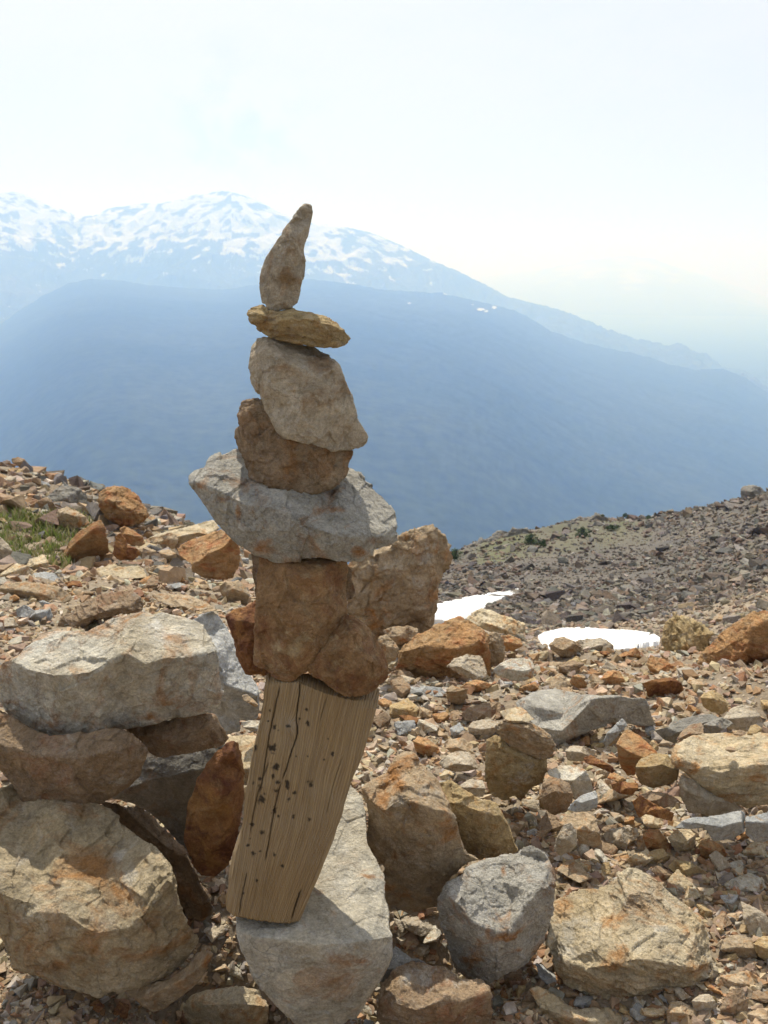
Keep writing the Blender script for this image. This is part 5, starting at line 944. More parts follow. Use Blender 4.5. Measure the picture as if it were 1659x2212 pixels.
# ------------------------------------------------------------------ the wooden post (one squared, weathered log)
pl = tf('F', [(318, 1850), (385, 1890), (560, 1925), (700, 1948), (800, 1945), (870, 1925), (925, 1790)])
pr_ = tf('F', [(1100, 1370), (1250, 920), (1400, 480), (1450, 320), (1458, 215)])
pt_ = tf('F', [(1300, 180), (930, 105), (622, 105)])
pf = tf('F', [(560, 470), (510, 700), (470, 960), (440, 1200), (375, 1420), (345, 1560), (335, 1680), (318, 1760)])
post_out = pl + pr_ + pt_ + pf
fl_edge = tf('F', [(385, 1893), (370, 1600), (400, 1430), (445, 1240), (478, 980), (516, 720), (570, 470), (612, 170)])   # left arris of the front face
top_edge = tf('F', [(612, 170), (720, 178), (860, 170), (1050, 250), (1250, 300), (1452, 345)])
def build_post():
    pts = [p[:2] for p in post_out]; n0 = len(pts); Yb, Yt = 1.565, 1.60
    allp = list(pts); dep_ = []
    LE = np.array(fl_edge); TE = np.array(top_edge)
    le = lambda y: np.interp(y, LE[::-1, 1], LE[::-1, 0])
    def D_(x, y):
        d = 0.0
        if x < le(y) - 1.0: d += (le(y) - x) * 2.6                 # the thin sunlit left side
        ty = np.interp(x, TE[:, 0], TE[:, 1])
        if y < ty - 0.5: d += (ty - y) * 1.7                        # sawn top
        d += max(0, x - np.interp(y, [1480, 2000], [800, 640])) * 0.5
        return d
    grid = []
    ins = [tuple(p) for p in fl_edge[1:-1]] + [tuple(p) for p in top_edge[1:-1]]
    for y in np.arange(1480, 1990, 16):
        for x in np.arange(490, 822, 16): grid.append((x + 0.3, y + 0.2))
    O = np.array(pts)
    def dmin(p, S): S = np.array(S); return np.min(np.hypot(S[:, 0] - p[0], S[:, 1] - p[1]))
    dens = []
    for i in range(n0):
        a, b = O[i], O[(i + 1) % n0]
        for s in np.linspace(0, 1, max(1, int(np.hypot(*(b - a)) / 12)), endpoint=False): dens.append(tuple(a + (b - a) * s))
    io = list(range(len(dens))); allp = list(dens)
    for p in ins: allp.append(p)
    g0 = [p for p in grid if in_poly(np.array([p[0]]), np.array([p[1]]), O)[0] and dmin(p, dens) > 6 and dmin(p, ins) > 6]
    allp += g0
    ne = len(io); e = [(io[j], io[(j + 1) % ne]) for j in range(ne)]
    e += [(ne + j, ne + j + 1) for j in range(len(fl_edge) - 3)] + [(ne + len(fl_edge) - 2 + j, ne + len(fl_edge) - 1 + j) for j in range(len(top_edge) - 3)]
    area = sum(allp[j][0] * allp[(j + 1) % ne][1] - allp[(j + 1) % ne][0] * allp[j][1] for j in range(ne))
    vo, _, fo, ov, _, _ = geometry.delaunay_2d_cdt([Vector(p) for p in allp], e, [io if area > 0 else io[::-1]], 1, 1e-4)
    v2 = np.array([(v.x, v.y) for v in vo]); T = [tuple(f) for f in fo]
    Yof = lambda y: np.interp(y, [1460, 2000], [Yt, Yb])
    dd = np.array([D_(x, y) for x, y in v2]); E = {}
    for a, b, c in T:
        for p, q in ((a, b), (b, c), (c, a)): E[(p, q)] = 1
    loop = {p: q for (p, q) in E if (q, p) not in E}
    s0 = next(iter(loop)); ring = [s0]; cur = loop[s0]
    while cur != s0: ring.append(cur); cur = loop[cur]
    V2 = [tuple(p) for p in v2]; DD = list(dd); BK = [0.0] * len(V2); c2 = v2[ring].mean(0); R2 = [ring]
    for s_, t_ in ((1.0, 70), (0.93, 150)):
        new = []
        for i in ring:
            q = np.array([c2[0] + (v2[i][0] - c2[0]) * (s_ if t_ > 80 else 0.99), c2[1] + (v2[i][1] - c2[1]) * (0.99 if t_ > 80 else 0.998)])
            V2.append(tuple(q)); DD.append(max(dd[i], t_ + 0.25 * dd[i])); BK.append(1.0); new.append(len(V2) - 1)
        R2.append(new)
    nr = len(ring)
    for a, b in zip(R2[:-1], R2[1:]):
        for j in range(nr): k2 = (j + 1) % nr; T += [(a[k2], a[j], b[j]), (a[k2], b[j], b[k2])]
    bvo = R2[-1]; V2.append(tuple(c2)); DD.append(150); BK.append(1.0)
    for j in range(nr): T.append((bvo[(j + 1) % nr], bvo[j], len(V2) - 1))
    V2 = np.array(V2); Yv = np.array([Yof(y) for y in V2[:, 1]]); u = 1.6 / F
    W = np.hstack([P(V2[:, 0], V2[:, 1], Yv + np.array(DD) * u)]); T = np.array(T); BK = np.array(BK)
    vol = np.einsum('ij,ij->i', W[T[:, 0]], np.cross(W[T[:, 1]], W[T[:, 2]])).sum()
    if vol < 0: T = T[:, ::-1].copy()
    W, T, BK = refine(W, T, 6 * u, BK, 2); W = smooth(W, T, 1, 0.4)
    W, T, BK = refine(W, T, 2.3 * u, BK, 5)
    px, py = project(W)
    # lengthwise (v) and crosswise (u) coordinates of the log, carried as an attribute like a texture map
    vv = (2000 - py) / 530.0
    left = np.interp(vv, [0, 0.4, 1], [492, 528, 578]); right = np.interp(vv, [0, 0.4, 1], [648, 742, 822])
    uu = (px - left) / (right - left)
    N = normals(W, T)
    g_ = np.stack([uu * 26, vv * 0.9, np.zeros_like(uu)], 1)
    dgr = fbm(g_ + [3, 1, 0], 4, gain=0.6) * 0.0016 + fbm(W * 14, 3) * 0.0016
    crk = np.zeros(len(W))
    def crack(pts_, wd, dp):
        nonlocal crk
        q = np.array(tf('F', pts_)); o = np.argsort(q[:, 1]); q = q[o]
        xc = np.interp(py, q[:, 1], q[:, 0]) + 0.9 * perlin(np.stack([py / 9.0, np.full_like(py, wd), py * 0], 1))
        ends = np.clip(np.minimum(py - q[0, 1], q[-1, 1] - py) / 12.0, 0, 1)
        crk = np.maximum(crk, np.clip(1.25 - np.abs(px - xc) / wd, 0, 1) * ends * dp)
    crack([(870, 150), (862, 260), (840, 430), (850, 550), (800, 700), (770, 800), (735, 900)], 1.5, 1.0)
    crack([(720, 190), (690, 330), (640, 560), (600, 830), (570, 1000)], 1.6, 0.8)
    crack([(640, 750), (560, 980), (520, 1150), (500, 1290)], 1.3, 0.7)
    crack([(730, 900), (680, 1100), (640, 1330), (610, 1500)], 1.5, 0.8)
    crack([(880, 1690), (840, 1800), (800, 1935)], 2.0, 1.0)
    crack([(480, 1560), (440, 1740), (415, 1890)], 1.5, 0.8)
    crack([(600, 260), (570, 440), (530, 560)], 1.2, 0.5)
    crack([(1075, 260), (1050, 330), (1010, 480)], 1.2, 0.5)
    crack([(1190, 700), (1120, 900), (1060, 1150)], 1.0, 0.4)
    spots = [(645, 375, 6), (915, 368, 10), (635, 455, 8), (680, 495, 14), (705, 525, 10), (925, 472, 14), (540, 655, 17), (665, 655, 24), (690, 795, 26), (670, 860, 12), (705, 900, 14), (945, 915, 20), (570, 885, 14), (575, 945, 18), (700, 965, 16), (775, 915, 16), (770, 940, 12), (525, 915, 10), (585, 1035, 24), (605, 990, 10), (680, 1110, 18), (785, 1032, 14), (825, 985, 10), (515, 1215, 12), (708, 1160, 9), (585, 1278, 13), (820, 1160, 12), (935, 1180, 11), (485, 1368, 11), (525, 1435, 15), (575, 1415, 10), (680, 1440, 12), (740, 1530, 12), (550, 1630, 8), (450, 1728, 7), (1110, 700, 12), (1075, 585, 8), (1045, 735, 8), (840, 708, 7), (925, 710, 6), (500, 1320, 7), (660, 1130, 8), (865, 435, 7), (785, 490, 13)]
    mk = np.zeros(len(W))
    nn = fbm(W * 160, 3)
    for sx, sy, sr in spots:
        a, b = tf('F', [(sx, sy)])[0]; rr_ = sr * 0.33
        mk = np.maximum(mk, np.clip((1.15 - np.hypot((px - a), (py - b) * 0.85) / rr_ + 0.9 * nn) * 1.3, 0, 0.92))
    ka, kb_ = tf('F', [(800, 490)])[0]
    knot = np.exp(-(((px - ka) / 13) ** 2 + ((py - kb_) / 17) ** 2))
    W = W + N * (dgr - crk * 0.0045 + knot * 0.003)[:, None]
    loc = W.mean(0); loc[2] = W[:, 2].min()
    me = mk_mesh('wooden_post', W - loc, T, True, {'logmap': ('FLOAT_VECTOR', np.stack([uu, vv, N[:, 1] * 0.1], 1)), 'mark': ('FLOAT', np.clip(np.maximum(mk, crk * 0.95), 0, 1)), 'knot': ('FLOAT', knot)})
    m, t = NT('weathered_wood'); g = G(t)
    lm = g.n('ShaderNodeAttribute', attribute_name='logmap').outputs['Vector']; mkk = g.n('ShaderNodeAttribute', attribute_name='mark').outputs['Fac']
    kn = g.n('ShaderNodeAttribute', attribute_name='knot').outputs['Fac']
    obj_ = g.n('ShaderNodeTexCoord').outputs['Object']
    v = g.n('ShaderNodeMapping', {'Vector': lm, 'Scale': (1, 0.05, 1)}).outputs[0]
    wob = g.n('ShaderNodeTexNoise', {'Vector': g.n('ShaderNodeMapping', {'Vector': lm, 'Scale': (2.0, 1.6, 1)}).outputs[0], 'Scale': 1.5, 'Detail': 3.0}).outputs['Fac']
    sep = g.n('ShaderNodeSeparateXYZ', {0: lm})
    uw = g.math('ADD', sep.outputs[0], g.math('MULTIPLY', g.math('SUBTRACT', wob, 0.5), 0.10))
    uw = g.math('ADD', uw, g.math('MULTIPLY', kn, 0.05))
    vw = g.n('ShaderNodeCombineXYZ', {0: uw, 1: g.math('MULTIPLY', sep.outputs[1], 0.035), 2: 0.0}).outputs[0]
    f1 = g.noise(vw, 60, 4, 0.6); f2 = g.noise(vw, 170, 3, 0.7); f3 = g.noise(obj_, 9, 5, 0.6)
    ring_ = g.n('ShaderNodeTexWave', {'Vector': vw, 'Scale': 13.0, 'Distortion': 1.2, 'Detail': 2.0, 'Detail Scale': 1.0}, bands_direction='X').outputs['Fac']
    base = g.mix(g.ramp(f1, 0.32, 0.66), c4((0.22, 0.145, 0.072)), c4((0.39, 0.28, 0.145)))
    base = g.mix(g.ramp(f3, 0.42, 0.65, 0, 0.5), base, c4((0.36, 0.29, 0.19)))
    base = g.mix(g.math('MULTIPLY', g.ramp(ring_, 0.55, 0.9), 0.25), base, c4((0.17, 0.12, 0.075)))
    base = g.mix(g.ramp(f2, 0.35, 0.6, 0.4, 0.0), base, c4((0.14, 0.10, 0.065)))
    base = g.mix(g.math('MULTIPLY', kn, 0.35), base, c4((0.36, 0.33, 0.28)))
    base = g.mix(mkk, base, c4((0.022, 0.017, 0.013)))
    h = g.math('ADD', g.math('MULTIPLY', f1, 1.0), g.math('MULTIPLY', f2, 0.6)); h = g.math('ADD', h, g.math('MULTIPLY', ring_, 0.5))
    b_ = g.n('ShaderNodeBump', {'Strength': 0.9, 'Distance': 0.0022, 'Height': h})
    bd = g.n('ShaderNodeBsdfPrincipled', {'Base Color': base, 'Roughness': 0.82, 'Specular IOR Level': 0.25, 'Normal': b_.outputs[0]})
    t.links.new(bd.outputs[0], g.n('ShaderNodeOutputMaterial').inputs[0])
    tag(add_obj('wooden_post', me, m, tuple(loc)), 'squared weathered wooden post with cracks and dark spots, leaning upright and holding up the cairn', 'wooden post')
    O2 = np.array(pts); ROCKS.append(('the wooden post', tuple(O2.mean(0)), O2, 300, 1.6))
build_post()
# ------------------------------------------------------------------ snow patches on the far slope
def hit2(px, py, rmin, off=0.0):
    px = np.atleast_1d(px).astype(float); py = np.atleast_1d(py).astype(float)
    rs = np.exp(np.linspace(math.log(rmin), math.log(75), 700)); dx, dy, dz = ray(px, py); h = np.hypot(dx, dy)
    X = dx[:, None] / h[:, None] * rs; Y = dy[:, None] / h[:, None] * rs; Z = ZC + dz[:, None] / h[:, None] * rs
    i = np.argmax(Z < gz(X, Y) + off, 1); k = np.arange(len(px)); return np.stack([X[k, i], Y[k, i], Z[k, i]], 1)
ms, t = NT('old_snow'); g = G(t); tcd = g.n('ShaderNodeTexCoord').outputs['Object']
base = g.mix(g.ramp(g.noise(tcd, 1.6, 6, 0.6), 0.45, 0.75, 0, 0.5), c4((0.86, 0.87, 0.88)), c4((0.74, 0.73, 0.70)))
b_ = g.n('ShaderNodeBump', {'Strength': 0.6, 'Distance': 0.08, 'Height': g.noise(tcd, 3, 5, 0.6)})
bd = g.n('ShaderNodeBsdfPrincipled', {'Base Color': base, 'Roughness': 0.6, 'Normal': b_.outputs[0]})
t.links.new(bd.outputs[0], g.n('ShaderNodeOutputMaterial').inputs[0])
SNOW = [tf('K', [(20, 790), (40, 735), (60, 668), (150, 655), (240, 635), (320, 622), (420, 605), (487, 597), (470, 612), (400, 640), (335, 662), (300, 690), (250, 705), (200, 728), (130, 752), (70, 790)]),
        tf('K', [(560, 825), (590, 808), (640, 795), (700, 786), (800, 784), (860, 792), (960, 796), (1050, 803), (1110, 812), (1140, 832), (1135, 850), (1080, 856), (1020, 862), (1030, 880), (960, 896), (850, 905), (720, 900), (620, 870)])]
SLAB = ['pointed tongue of white snow on the far slope, right of the boulder behind the cairn', 'flat white snow patch in the hollow just beyond the crest, the lower of the two']
for poly, lab, rm in zip(SNOW, SLAB, (15.0, 9.0)):
    O = np.array(poly); dens = []
    for i in range(len(O)):
        a, b = O[i], O[(i + 1) % len(O)]; nrm = np.array([b[1] - a[1], a[0] - b[0]]); nrm /= np.linalg.norm(nrm) + 1e-9
        for s in np.linspace(0, 1, max(2, int(np.hypot(*(b - a)) / 3)), endpoint=False):
            q = a + (b - a) * s; j = perlin(np.array([[q[0] / 7, q[1] / 3, 0.5]]))[0]; dens.append(tuple(q + np.array([2.0, 1.0]) * j))
    D_ = np.array(dens)
    gx, gy = np.meshgrid(np.arange(O[:, 0].min(), O[:, 0].max(), 4.0), np.arange(O[:, 1].min(), O[:, 1].max(), 2.5))
    gx = gx.ravel() + 0.37; gy = gy.ravel() + 0.23; ok = in_poly(gx, gy, D_)
    ok[ok] = np.array([np.min(np.hypot(D_[:, 0] - a, D_[:, 1] - b)) > 1.3 for a, b in zip(gx[ok], gy[ok])])
    pts = dens + list(zip(gx[ok], gy[ok])); ne = len(dens)
    area = sum(pts[j][0] * pts[(j + 1) % ne][1] - pts[(j + 1) % ne][0] * pts[j][1] for j in range(ne)); io = list(range(ne))
    vo, _, fo, _, _, _ = geometry.delaunay_2d_cdt([Vector(p) for p in pts], [(j, (j + 1) % ne) for j in range(ne)], [io if area > 0 else io[::-1]], 1, 1e-4)
    v2 = np.array([(v.x, v.y) for v in vo]); T = np.array([tuple(f) for f in fo])
    top = hit2(v2[:, 0], v2[:, 1], rm, 0.07)
    E = {(p, q) for a, b, c in T for p, q in ((a, b), (b, c), (c, a))}
    rim = [(p, q) for p, q in E if (q, p) not in E]
    low = top.copy(); low[:, 2] -= 0.7; nv = len(top)
    T2 = [tuple(x) for x in T] + [(q, p, p + nv) for p, q in rim] + [(q, p + nv, q + nv) for p, q in rim]
    V = np.vstack([top, low]); loc = V.mean(0); loc[2] = V[:, 2].min()
    T2 = np.array(T2); nz_ = np.cross(V[T2[0, 1]] - V[T2[0, 0]], V[T2[0, 2]] - V[T2[0, 0]])[2]
    if nz_ < 0: T2 = T2[:, ::-1]
    tag(add_obj('snow_patch', mk_mesh('snow_patch', V - loc, T2, True), ms, tuple(loc)), lab, 'snow patch')

# ------------------------------------------------------------------ small stones: a library of broken shapes
def stone_shape(seed, fine=True):
    r = np.random.RandomState(seed); n = r.randint(9, 15)
    dims = np.array([1.0, r.uniform(0.6, 0.9), r.uniform(0.35, 0.7)])
    p = r.uniform(-0.5, 0.5, (n, 3)); p = np.sign(p) * np.abs(p) ** 0.6 * dims
    V, T = hull(p)
    if not fine: return V / np.ptp(V[:, 0]), T
    V, T, _ = refine(V, T, 0.10); V = smooth(V, T, 1, 0.5); V, T, _ = refine(V, T, 0.045); V = smooth(V, T, 1, 0.4)
    V = displace(V, T, 0.9, seed, 1.0); V -= (V.max(0) + V.min(0)) / 2
    return V / np.ptp(V[:, 0]), T
LIB = [mk_mesh('loose_stone', *stone_shape(100 + k)) for k in range(22)]
libdim = [np.ptp(np.array([v.co[:] for v in me.vertices]), axis=0) for me in LIB]
LIBM = {}
rnd = np.random.RandomState(42)
MW = [('tan', 'tan', 24), ('cream', 'cream', 12), ('orange', 'orange-brown', 13), ('rust', 'rust-red', 4), ('taupe', 'grey-tan', 24), ('blue', 'blue-grey', 8), ('greywhite', 'pale grey', 8), ('pink', 'pinkish-brown', 8), ('yellow', 'ochre', 8), ('brown', 'brown', 14)]
mw = np.array([x[2] for x in MW], float); mw /= mw.sum()
REG = [(850, 1420, 1659, 2212, 225, 1.38), (540, 1380, 900, 1700, 8, 0.9), (0, 1215, 560, 1400, 34, 0.75), (0, 1020, 420, 1150, 34, 0.5), (380, 2010, 1250, 2225, 16, 1.0), (0, 2120, 420, 2225, 9, 1.0), (950, 1330, 1659, 1440, 16, 0.6)]
anch = [(a, c, s, Y) for (a, c, O, s, Y) in ROCKS if a]
placed = []; used = {}; recs = []
for (x0, y0, x1, y1, cnt, sc_) in REG:
    k = 0; tries = 0
    while k < cnt and tries < 4000:
        tries += 1
        px, py = rnd.uniform(x0, x1), rnd.uniform(y0, y1)
        w_ = float(np.clip(rnd.lognormal(math.log(34 * sc_), 0.42), 15 * sc_ + 4, 88))
        if any(in_poly(np.array([px]), np.array([py]), O)[0] or in_poly(np.array([px]), np.array([py - w_ * 0.3]), O)[0] or in_poly(np.array([px - w_ * 0.4]), np.array([py]), O)[0] or in_poly(np.array([px + w_ * 0.4]), np.array([py]), O)[0] for (_, c, O, s, _) in ROCKS if abs(c[0] - px) < s * 2.2 and abs(c[1] - py) < s * 2.2): continue
        if any(in_poly(np.array([px]), np.array([py]), np.array(S))[0] for S in SNOW): continue
        if any(math.hypot(px - a, (py - b) * 1.6) < (w_ + c) * 0.33 for a, b, c in placed): continue
        X, Y, Z = hit(px, py)
        if Y > 20 or Y < 1.3: continue
        if (x1 <= 420 and y0 < 1100) and Y < 6: continue
        placed.append((px, py, w_)); recs.append((px, py, w_, X, Y)); k += 1
for (px, py, w_, X, Y) in recs:
    mi = rnd.choice(len(MW), p=mw); mk_, cw, _ = MW[mi]; li = rnd.randint(len(LIB)); d = libdim[li]
    if Y > 6 and mk_ in ('cream', 'greywhite') and rnd.rand() < 0.6: mk_, cw = 'taupe', 'grey-tan'
    key = (li, mk_)
    if key not in LIBM:
        me = LIB[li].copy(); me.materials.clear(); me.materials.append(M[mk_]); LIBM[key] = me
    s = w_ * Y / F
    o = bpy.data.objects.new('loose_stone', LIBM[key]); COL.objects.link(o)
    flat = d[2] < 0.42
    o.scale = (s, s, s * rnd.uniform(0.85, 1.15)); o.rotation_euler = (rnd.normal() * 0.22, rnd.normal() * 0.22, rnd.uniform(0, 6.28))
    z = float(gz_rough(np.array([X]), np.array([Y]))[0])
    o.location = (X, Y, z + s * d[2] * 0.30); o['grain'] = 1.0 * max(1.0, s / 0.04) ** 0.3; o['size'] = s
    best = min(anch, key=lambda a: math.hypot(a[1][0] - px, (a[1][1] - py) * 1.3) - a[2] * 0.35)
    dx, dy = px - best[1][0], py - best[1][1]
    if abs(dx) > abs(dy) * 1.1: dr = 'left of' if dx < 0 else 'right of'
    else: dr = 'behind' if dy < 0 else 'in front of'
    szw = 'tiny' if w_ < 20 else 'small' if w_ < 34 else 'mid-sized' if w_ < 52 else 'large'
    fl_ = 'flat ' if flat else 'blocky '
    keyl = (szw, cw, fl_, dr, best[0]); used.setdefault(keyl, []).append((math.hypot(dx, dy), o))
ORD = ['nearest', 'second nearest', 'third nearest', 'fourth nearest', 'fifth nearest', 'sixth nearest', 'seventh nearest', 'eighth nearest', 'ninth nearest']
for (szw, cw, fl_, dr, a), L_ in used.items():
    L_.sort(key=lambda q: q[0])
    for i, (_, o) in enumerate(L_):
        lab = (f'{szw} {fl_}{cw} stone {dr} {a}' if len(L_) == 1 else f'{ORD[min(i, 8)]} {szw} {fl_}{cw} stone {dr} {a}')
        if len(lab.split()) > 16: lab = lab.replace(fl_, '')
        tag(o, lab, 'stone', 'loose stones lying about on the scree')

# ------------------------------------------------------------------ gravel and rubble that nobody could count
PAL = np.array([(0.40, 0.31, 0.205), (0.46, 0.38, 0.27), (0.34, 0.26, 0.175), (0.33, 0.215, 0.125), (0.26, 0.155, 0.09), (0.42, 0.40, 0.36), (0.31, 0.30, 0.275), (0.46, 0.40, 0.30), (0.30, 0.22, 0.17), (0.25, 0.20, 0.15)])
PALF = np.array([(0.17, 0.145, 0.115), (0.22, 0.185, 0.145), (0.14, 0.125, 0.108), (0.14, 0.135, 0.128), (0.185, 0.14, 0.105), (0.26, 0.235, 0.20), (0.155, 0.115, 0.09), (0.11, 0.10, 0.092)])
_g = PAL.mean(1, keepdims=True) * np.array([[1.12, 1.0, 0.84]])
PAL = (PAL * 0.9 + _g * 0.1) * np.array([[0.95, 0.90, 0.84]])
def stuff_mat(name, sc_, bmpd, st=0.5):
    m, t = NT(name); g = G(t); tcd = g.n('ShaderNodeTexCoord').outputs['Object']
    c = g.n('ShaderNodeAttribute', attribute_name='tone').outputs['Color']
    n1 = g.noise(tcd, sc_, 6, 0.7); n2 = g.noise(tcd, sc_ * 0.2, 5, 0.65)
    c = g.mix(g.ramp(n2, 0.54, 0.66, 0, st), c, c4((0.33, 0.18, 0.08)))
    v = g.ramp(n1, 0.28, 0.72, 0.6, 1.4); c = g.mix(1.0, c, g.n('ShaderNodeCombineXYZ', {0: v, 1: v, 2: v}).outputs[0], 'MULTIPLY')
    b = g.n('ShaderNodeBump', {'Strength': 0.9, 'Distance': bmpd, 'Height': n1})
    bd = g.n('ShaderNodeBsdfPrincipled', {'Base Color': c, 'Roughness': 0.9, 'Specular IOR Level': 0.2, 'Normal': b.outputs[0]})
    t.links.new(bd.outputs[0], g.n('ShaderNodeOutputMaterial').inputs[0]); return m
CH = [stone_shape(500 + k, False) for k in range(14)]
def rubble(name, label, X, Y, S, pal, mat, seed, w=None, sink=0.25, sag=0.25):
    r = np.random.RandomState(seed); Z = gz_rough(X, Y); which = r.randint(len(CH), size=len(X)); Vs, Ts, Cs = [], [], []; base = 0
    for k, (v, t_) in enumerate(CH):
        i = np.where(which == k)[0]; n = len(i)
        if not n: continue
        a = r.uniform(0, 6.28, n); b = r.normal(0, 0.35, n); c = r.normal(0, 0.35, n)
        ca, sa, cb, sb, cc, s_c = np.cos(a), np.sin(a), np.cos(b), np.sin(b), np.cos(c), np.sin(c)
        Rz = np.zeros((n, 3, 3)); Rz[:, 0, 0] = ca; Rz[:, 0, 1] = -sa; Rz[:, 1, 0] = sa; Rz[:, 1, 1] = ca; Rz[:, 2, 2] = 1
        Rx = np.zeros((n, 3, 3)); Rx[:, 0, 0] = 1; Rx[:, 1, 1] = cb; Rx[:, 1, 2] = -sb; Rx[:, 2, 1] = sb; Rx[:, 2, 2] = cb
        Ry = np.zeros((n, 3, 3)); Ry[:, 1, 1] = 1; Ry[:, 0, 0] = cc; Ry[:, 0, 2] = s_c; Ry[:, 2, 0] = -s_c; Ry[:, 2, 2] = cc
        sc3 = S[i][:, None] * r.uniform(0.7, 1.25, (n, 3))
        q = np.einsum('nij,njk,nkl->nil', Rz, Rx, Ry); vv = np.einsum('nij,nvj->nvi', q, v[None] * sc3[:, None, :])
        vv += np.stack([X[i], Y[i], Z[i] + S[i] * (0.3 - sink)], 1)[:, None, :]
        nv = len(v); tt = t_[None] + (np.arange(n) * nv)[:, None, None] + base; base += n * nv
        Vs.append(vv.reshape(-1, 3)); Ts.append(tt.reshape(-1, 3))
        col = pal[r.choice(len(pal), n, p=w)] * r.uniform(0.75, 1.2, (n, 1)) * r.uniform(0.94, 1.06, (n, 3))
        Cs.append(np.repeat(np.hstack([col, np.ones((n, 1))]), nv, 0))
    me = mk_mesh(name, np.vstack(Vs), np.vstack(Ts), False, {'tone': ('FLOAT_COLOR', np.vstack(Cs))})
    return tag(add_obj(name, me, mat), label, 'gravel' if 'gravel' in name else 'rubble', kind='stuff')
def scat(n, r0, r1, p0, p1, power, seed):
    r = np.random.RandomState(seed); u = r.rand(n)
    R = (r0 ** -power + u * (r1 ** -power - r0 ** -power)) ** (-1 / power) if power else r0 * (r1 / r0) ** u
    ph_ = r.uniform(p0, p1, n); return R * np.sin(ph_), R * np.cos(ph_), R, ph_, r
def off_snow(X, Y):
    z = gz(X, Y) + 0.1; px, py = project(np.stack([X, Y, z], 1)); k = np.ones(len(X), bool)
    for S in SNOW: k &= ~(in_poly(px, py, S) & (Y > 9))
    return k
gm1 = stuff_mat('gravel_stone', 70, 0.003, 0.25); gm2 = stuff_mat('rubble_stone', 9, 0.03, 0.3); gm3 = stuff_mat('slope_stone', 6, 0.06, 0.08)
X, Y, R, _, r = scat(52000, 1.15, 6.8, -0.52, 0.52, 0.8, 3)
S = np.clip(r.lognormal(math.log(0.0115), 0.62, len(X)), 0.004, 0.042) * (R / 2) ** 0.75
XO, YO, RO, _, r = scat(16000, 1.3, 9, 0.5, 1.25, 0.8, 33); XO = XO * r.choice([-1, 1], len(XO)); SO = np.clip(r.lognormal(math.log(0.02), 0.5, len(XO)), 0.006, 0.06) * (RO / 2) ** 0.6
XM, YM, RM, _, r = scat(5500, 1.7, 6.5, -0.5, 0.5, 0.5, 44); SM = RM * r.uniform(0.0065, 0.0125, len(XM))
S *= 0.9
X = np.concatenate([X, XM]); Y = np.concatenate([Y, YM]); S = np.concatenate([S, SM])
X = np.concatenate([X, XO]); Y = np.concatenate([Y, YO]); S = np.concatenate([S, SO])
rubble('gravel', 'fine tan and grey gravel covering the near scree', X, Y, S, PAL, gm1, 4)
X, Y, R, PH_, r = scat(9000, 5.6, 11.5, -0.62, -0.04, 0, 5)
lim = (fbm(np.stack([X * 0.5, Y * 0.5, X * 0], 1), 3) > -0.45)
ppx, ppy = project(np.stack([X, Y, gz(X, Y)], 1)); lim &= ~(in_poly(ppx, ppy, GREEN[0]) & (r.rand(len(X)) < 0.93))
S = np.clip(r.lognormal(math.log(0.05), 0.6, len(X)), 0.018, 0.22)
PALL = np.vstack([PAL[[0, 2, 3, 5, 8, 9]], PALF[[0, 1, 3, 5]]])
rubble('scree_rubble', 'heaped brown and grey rubble along the left skyline', X[lim], Y[lim], S[lim], PALL, gm2, 6)
X, Y, R, PH_, r = scat(15000, 5.5, 21, 0.0, 0.6, 0.3, 15); k = off_snow(X, Y)
S = np.clip(r.lognormal(math.log(0.045), 0.5, len(X)), 0.02, 0.16) * (R / 9) ** 0.6
rubble('hollow_rubble', 'brown broken rubble in the hollow round the lower snow patch', X[k], Y[k], S[k], np.vstack([PAL[[2, 8, 9]], PALF[[0, 1, 1, 5]]]), gm3, 16)
X, Y, R, PH_, r = scat(44000, 17, 66, 0.0, 0.6, 0.3, 7); k = off_snow(X, Y)
nn = fbm(np.stack([X / 9, Y / 9, X * 0], 1), 3)
z = gz(X, Y); px, py = project(np.stack([X, Y, z], 1))
k &= ~(in_poly(px, py, GREEN[2]) & (r.rand(len(X)) < 0.55))
S = np.clip(r.lognormal(math.log(0.095), 0.55, len(X)), 0.05, 0.75) * (R / 35) ** 0.55 * np.clip(1 + 0.9 * nn, 0.5, 1.9)
PALF = PALF * 0.85
rubble('slope_rubble', 'dark grey-brown rubble covering the far slope on the right', X[k], Y[k], S[k], PALF, gm3, 8)

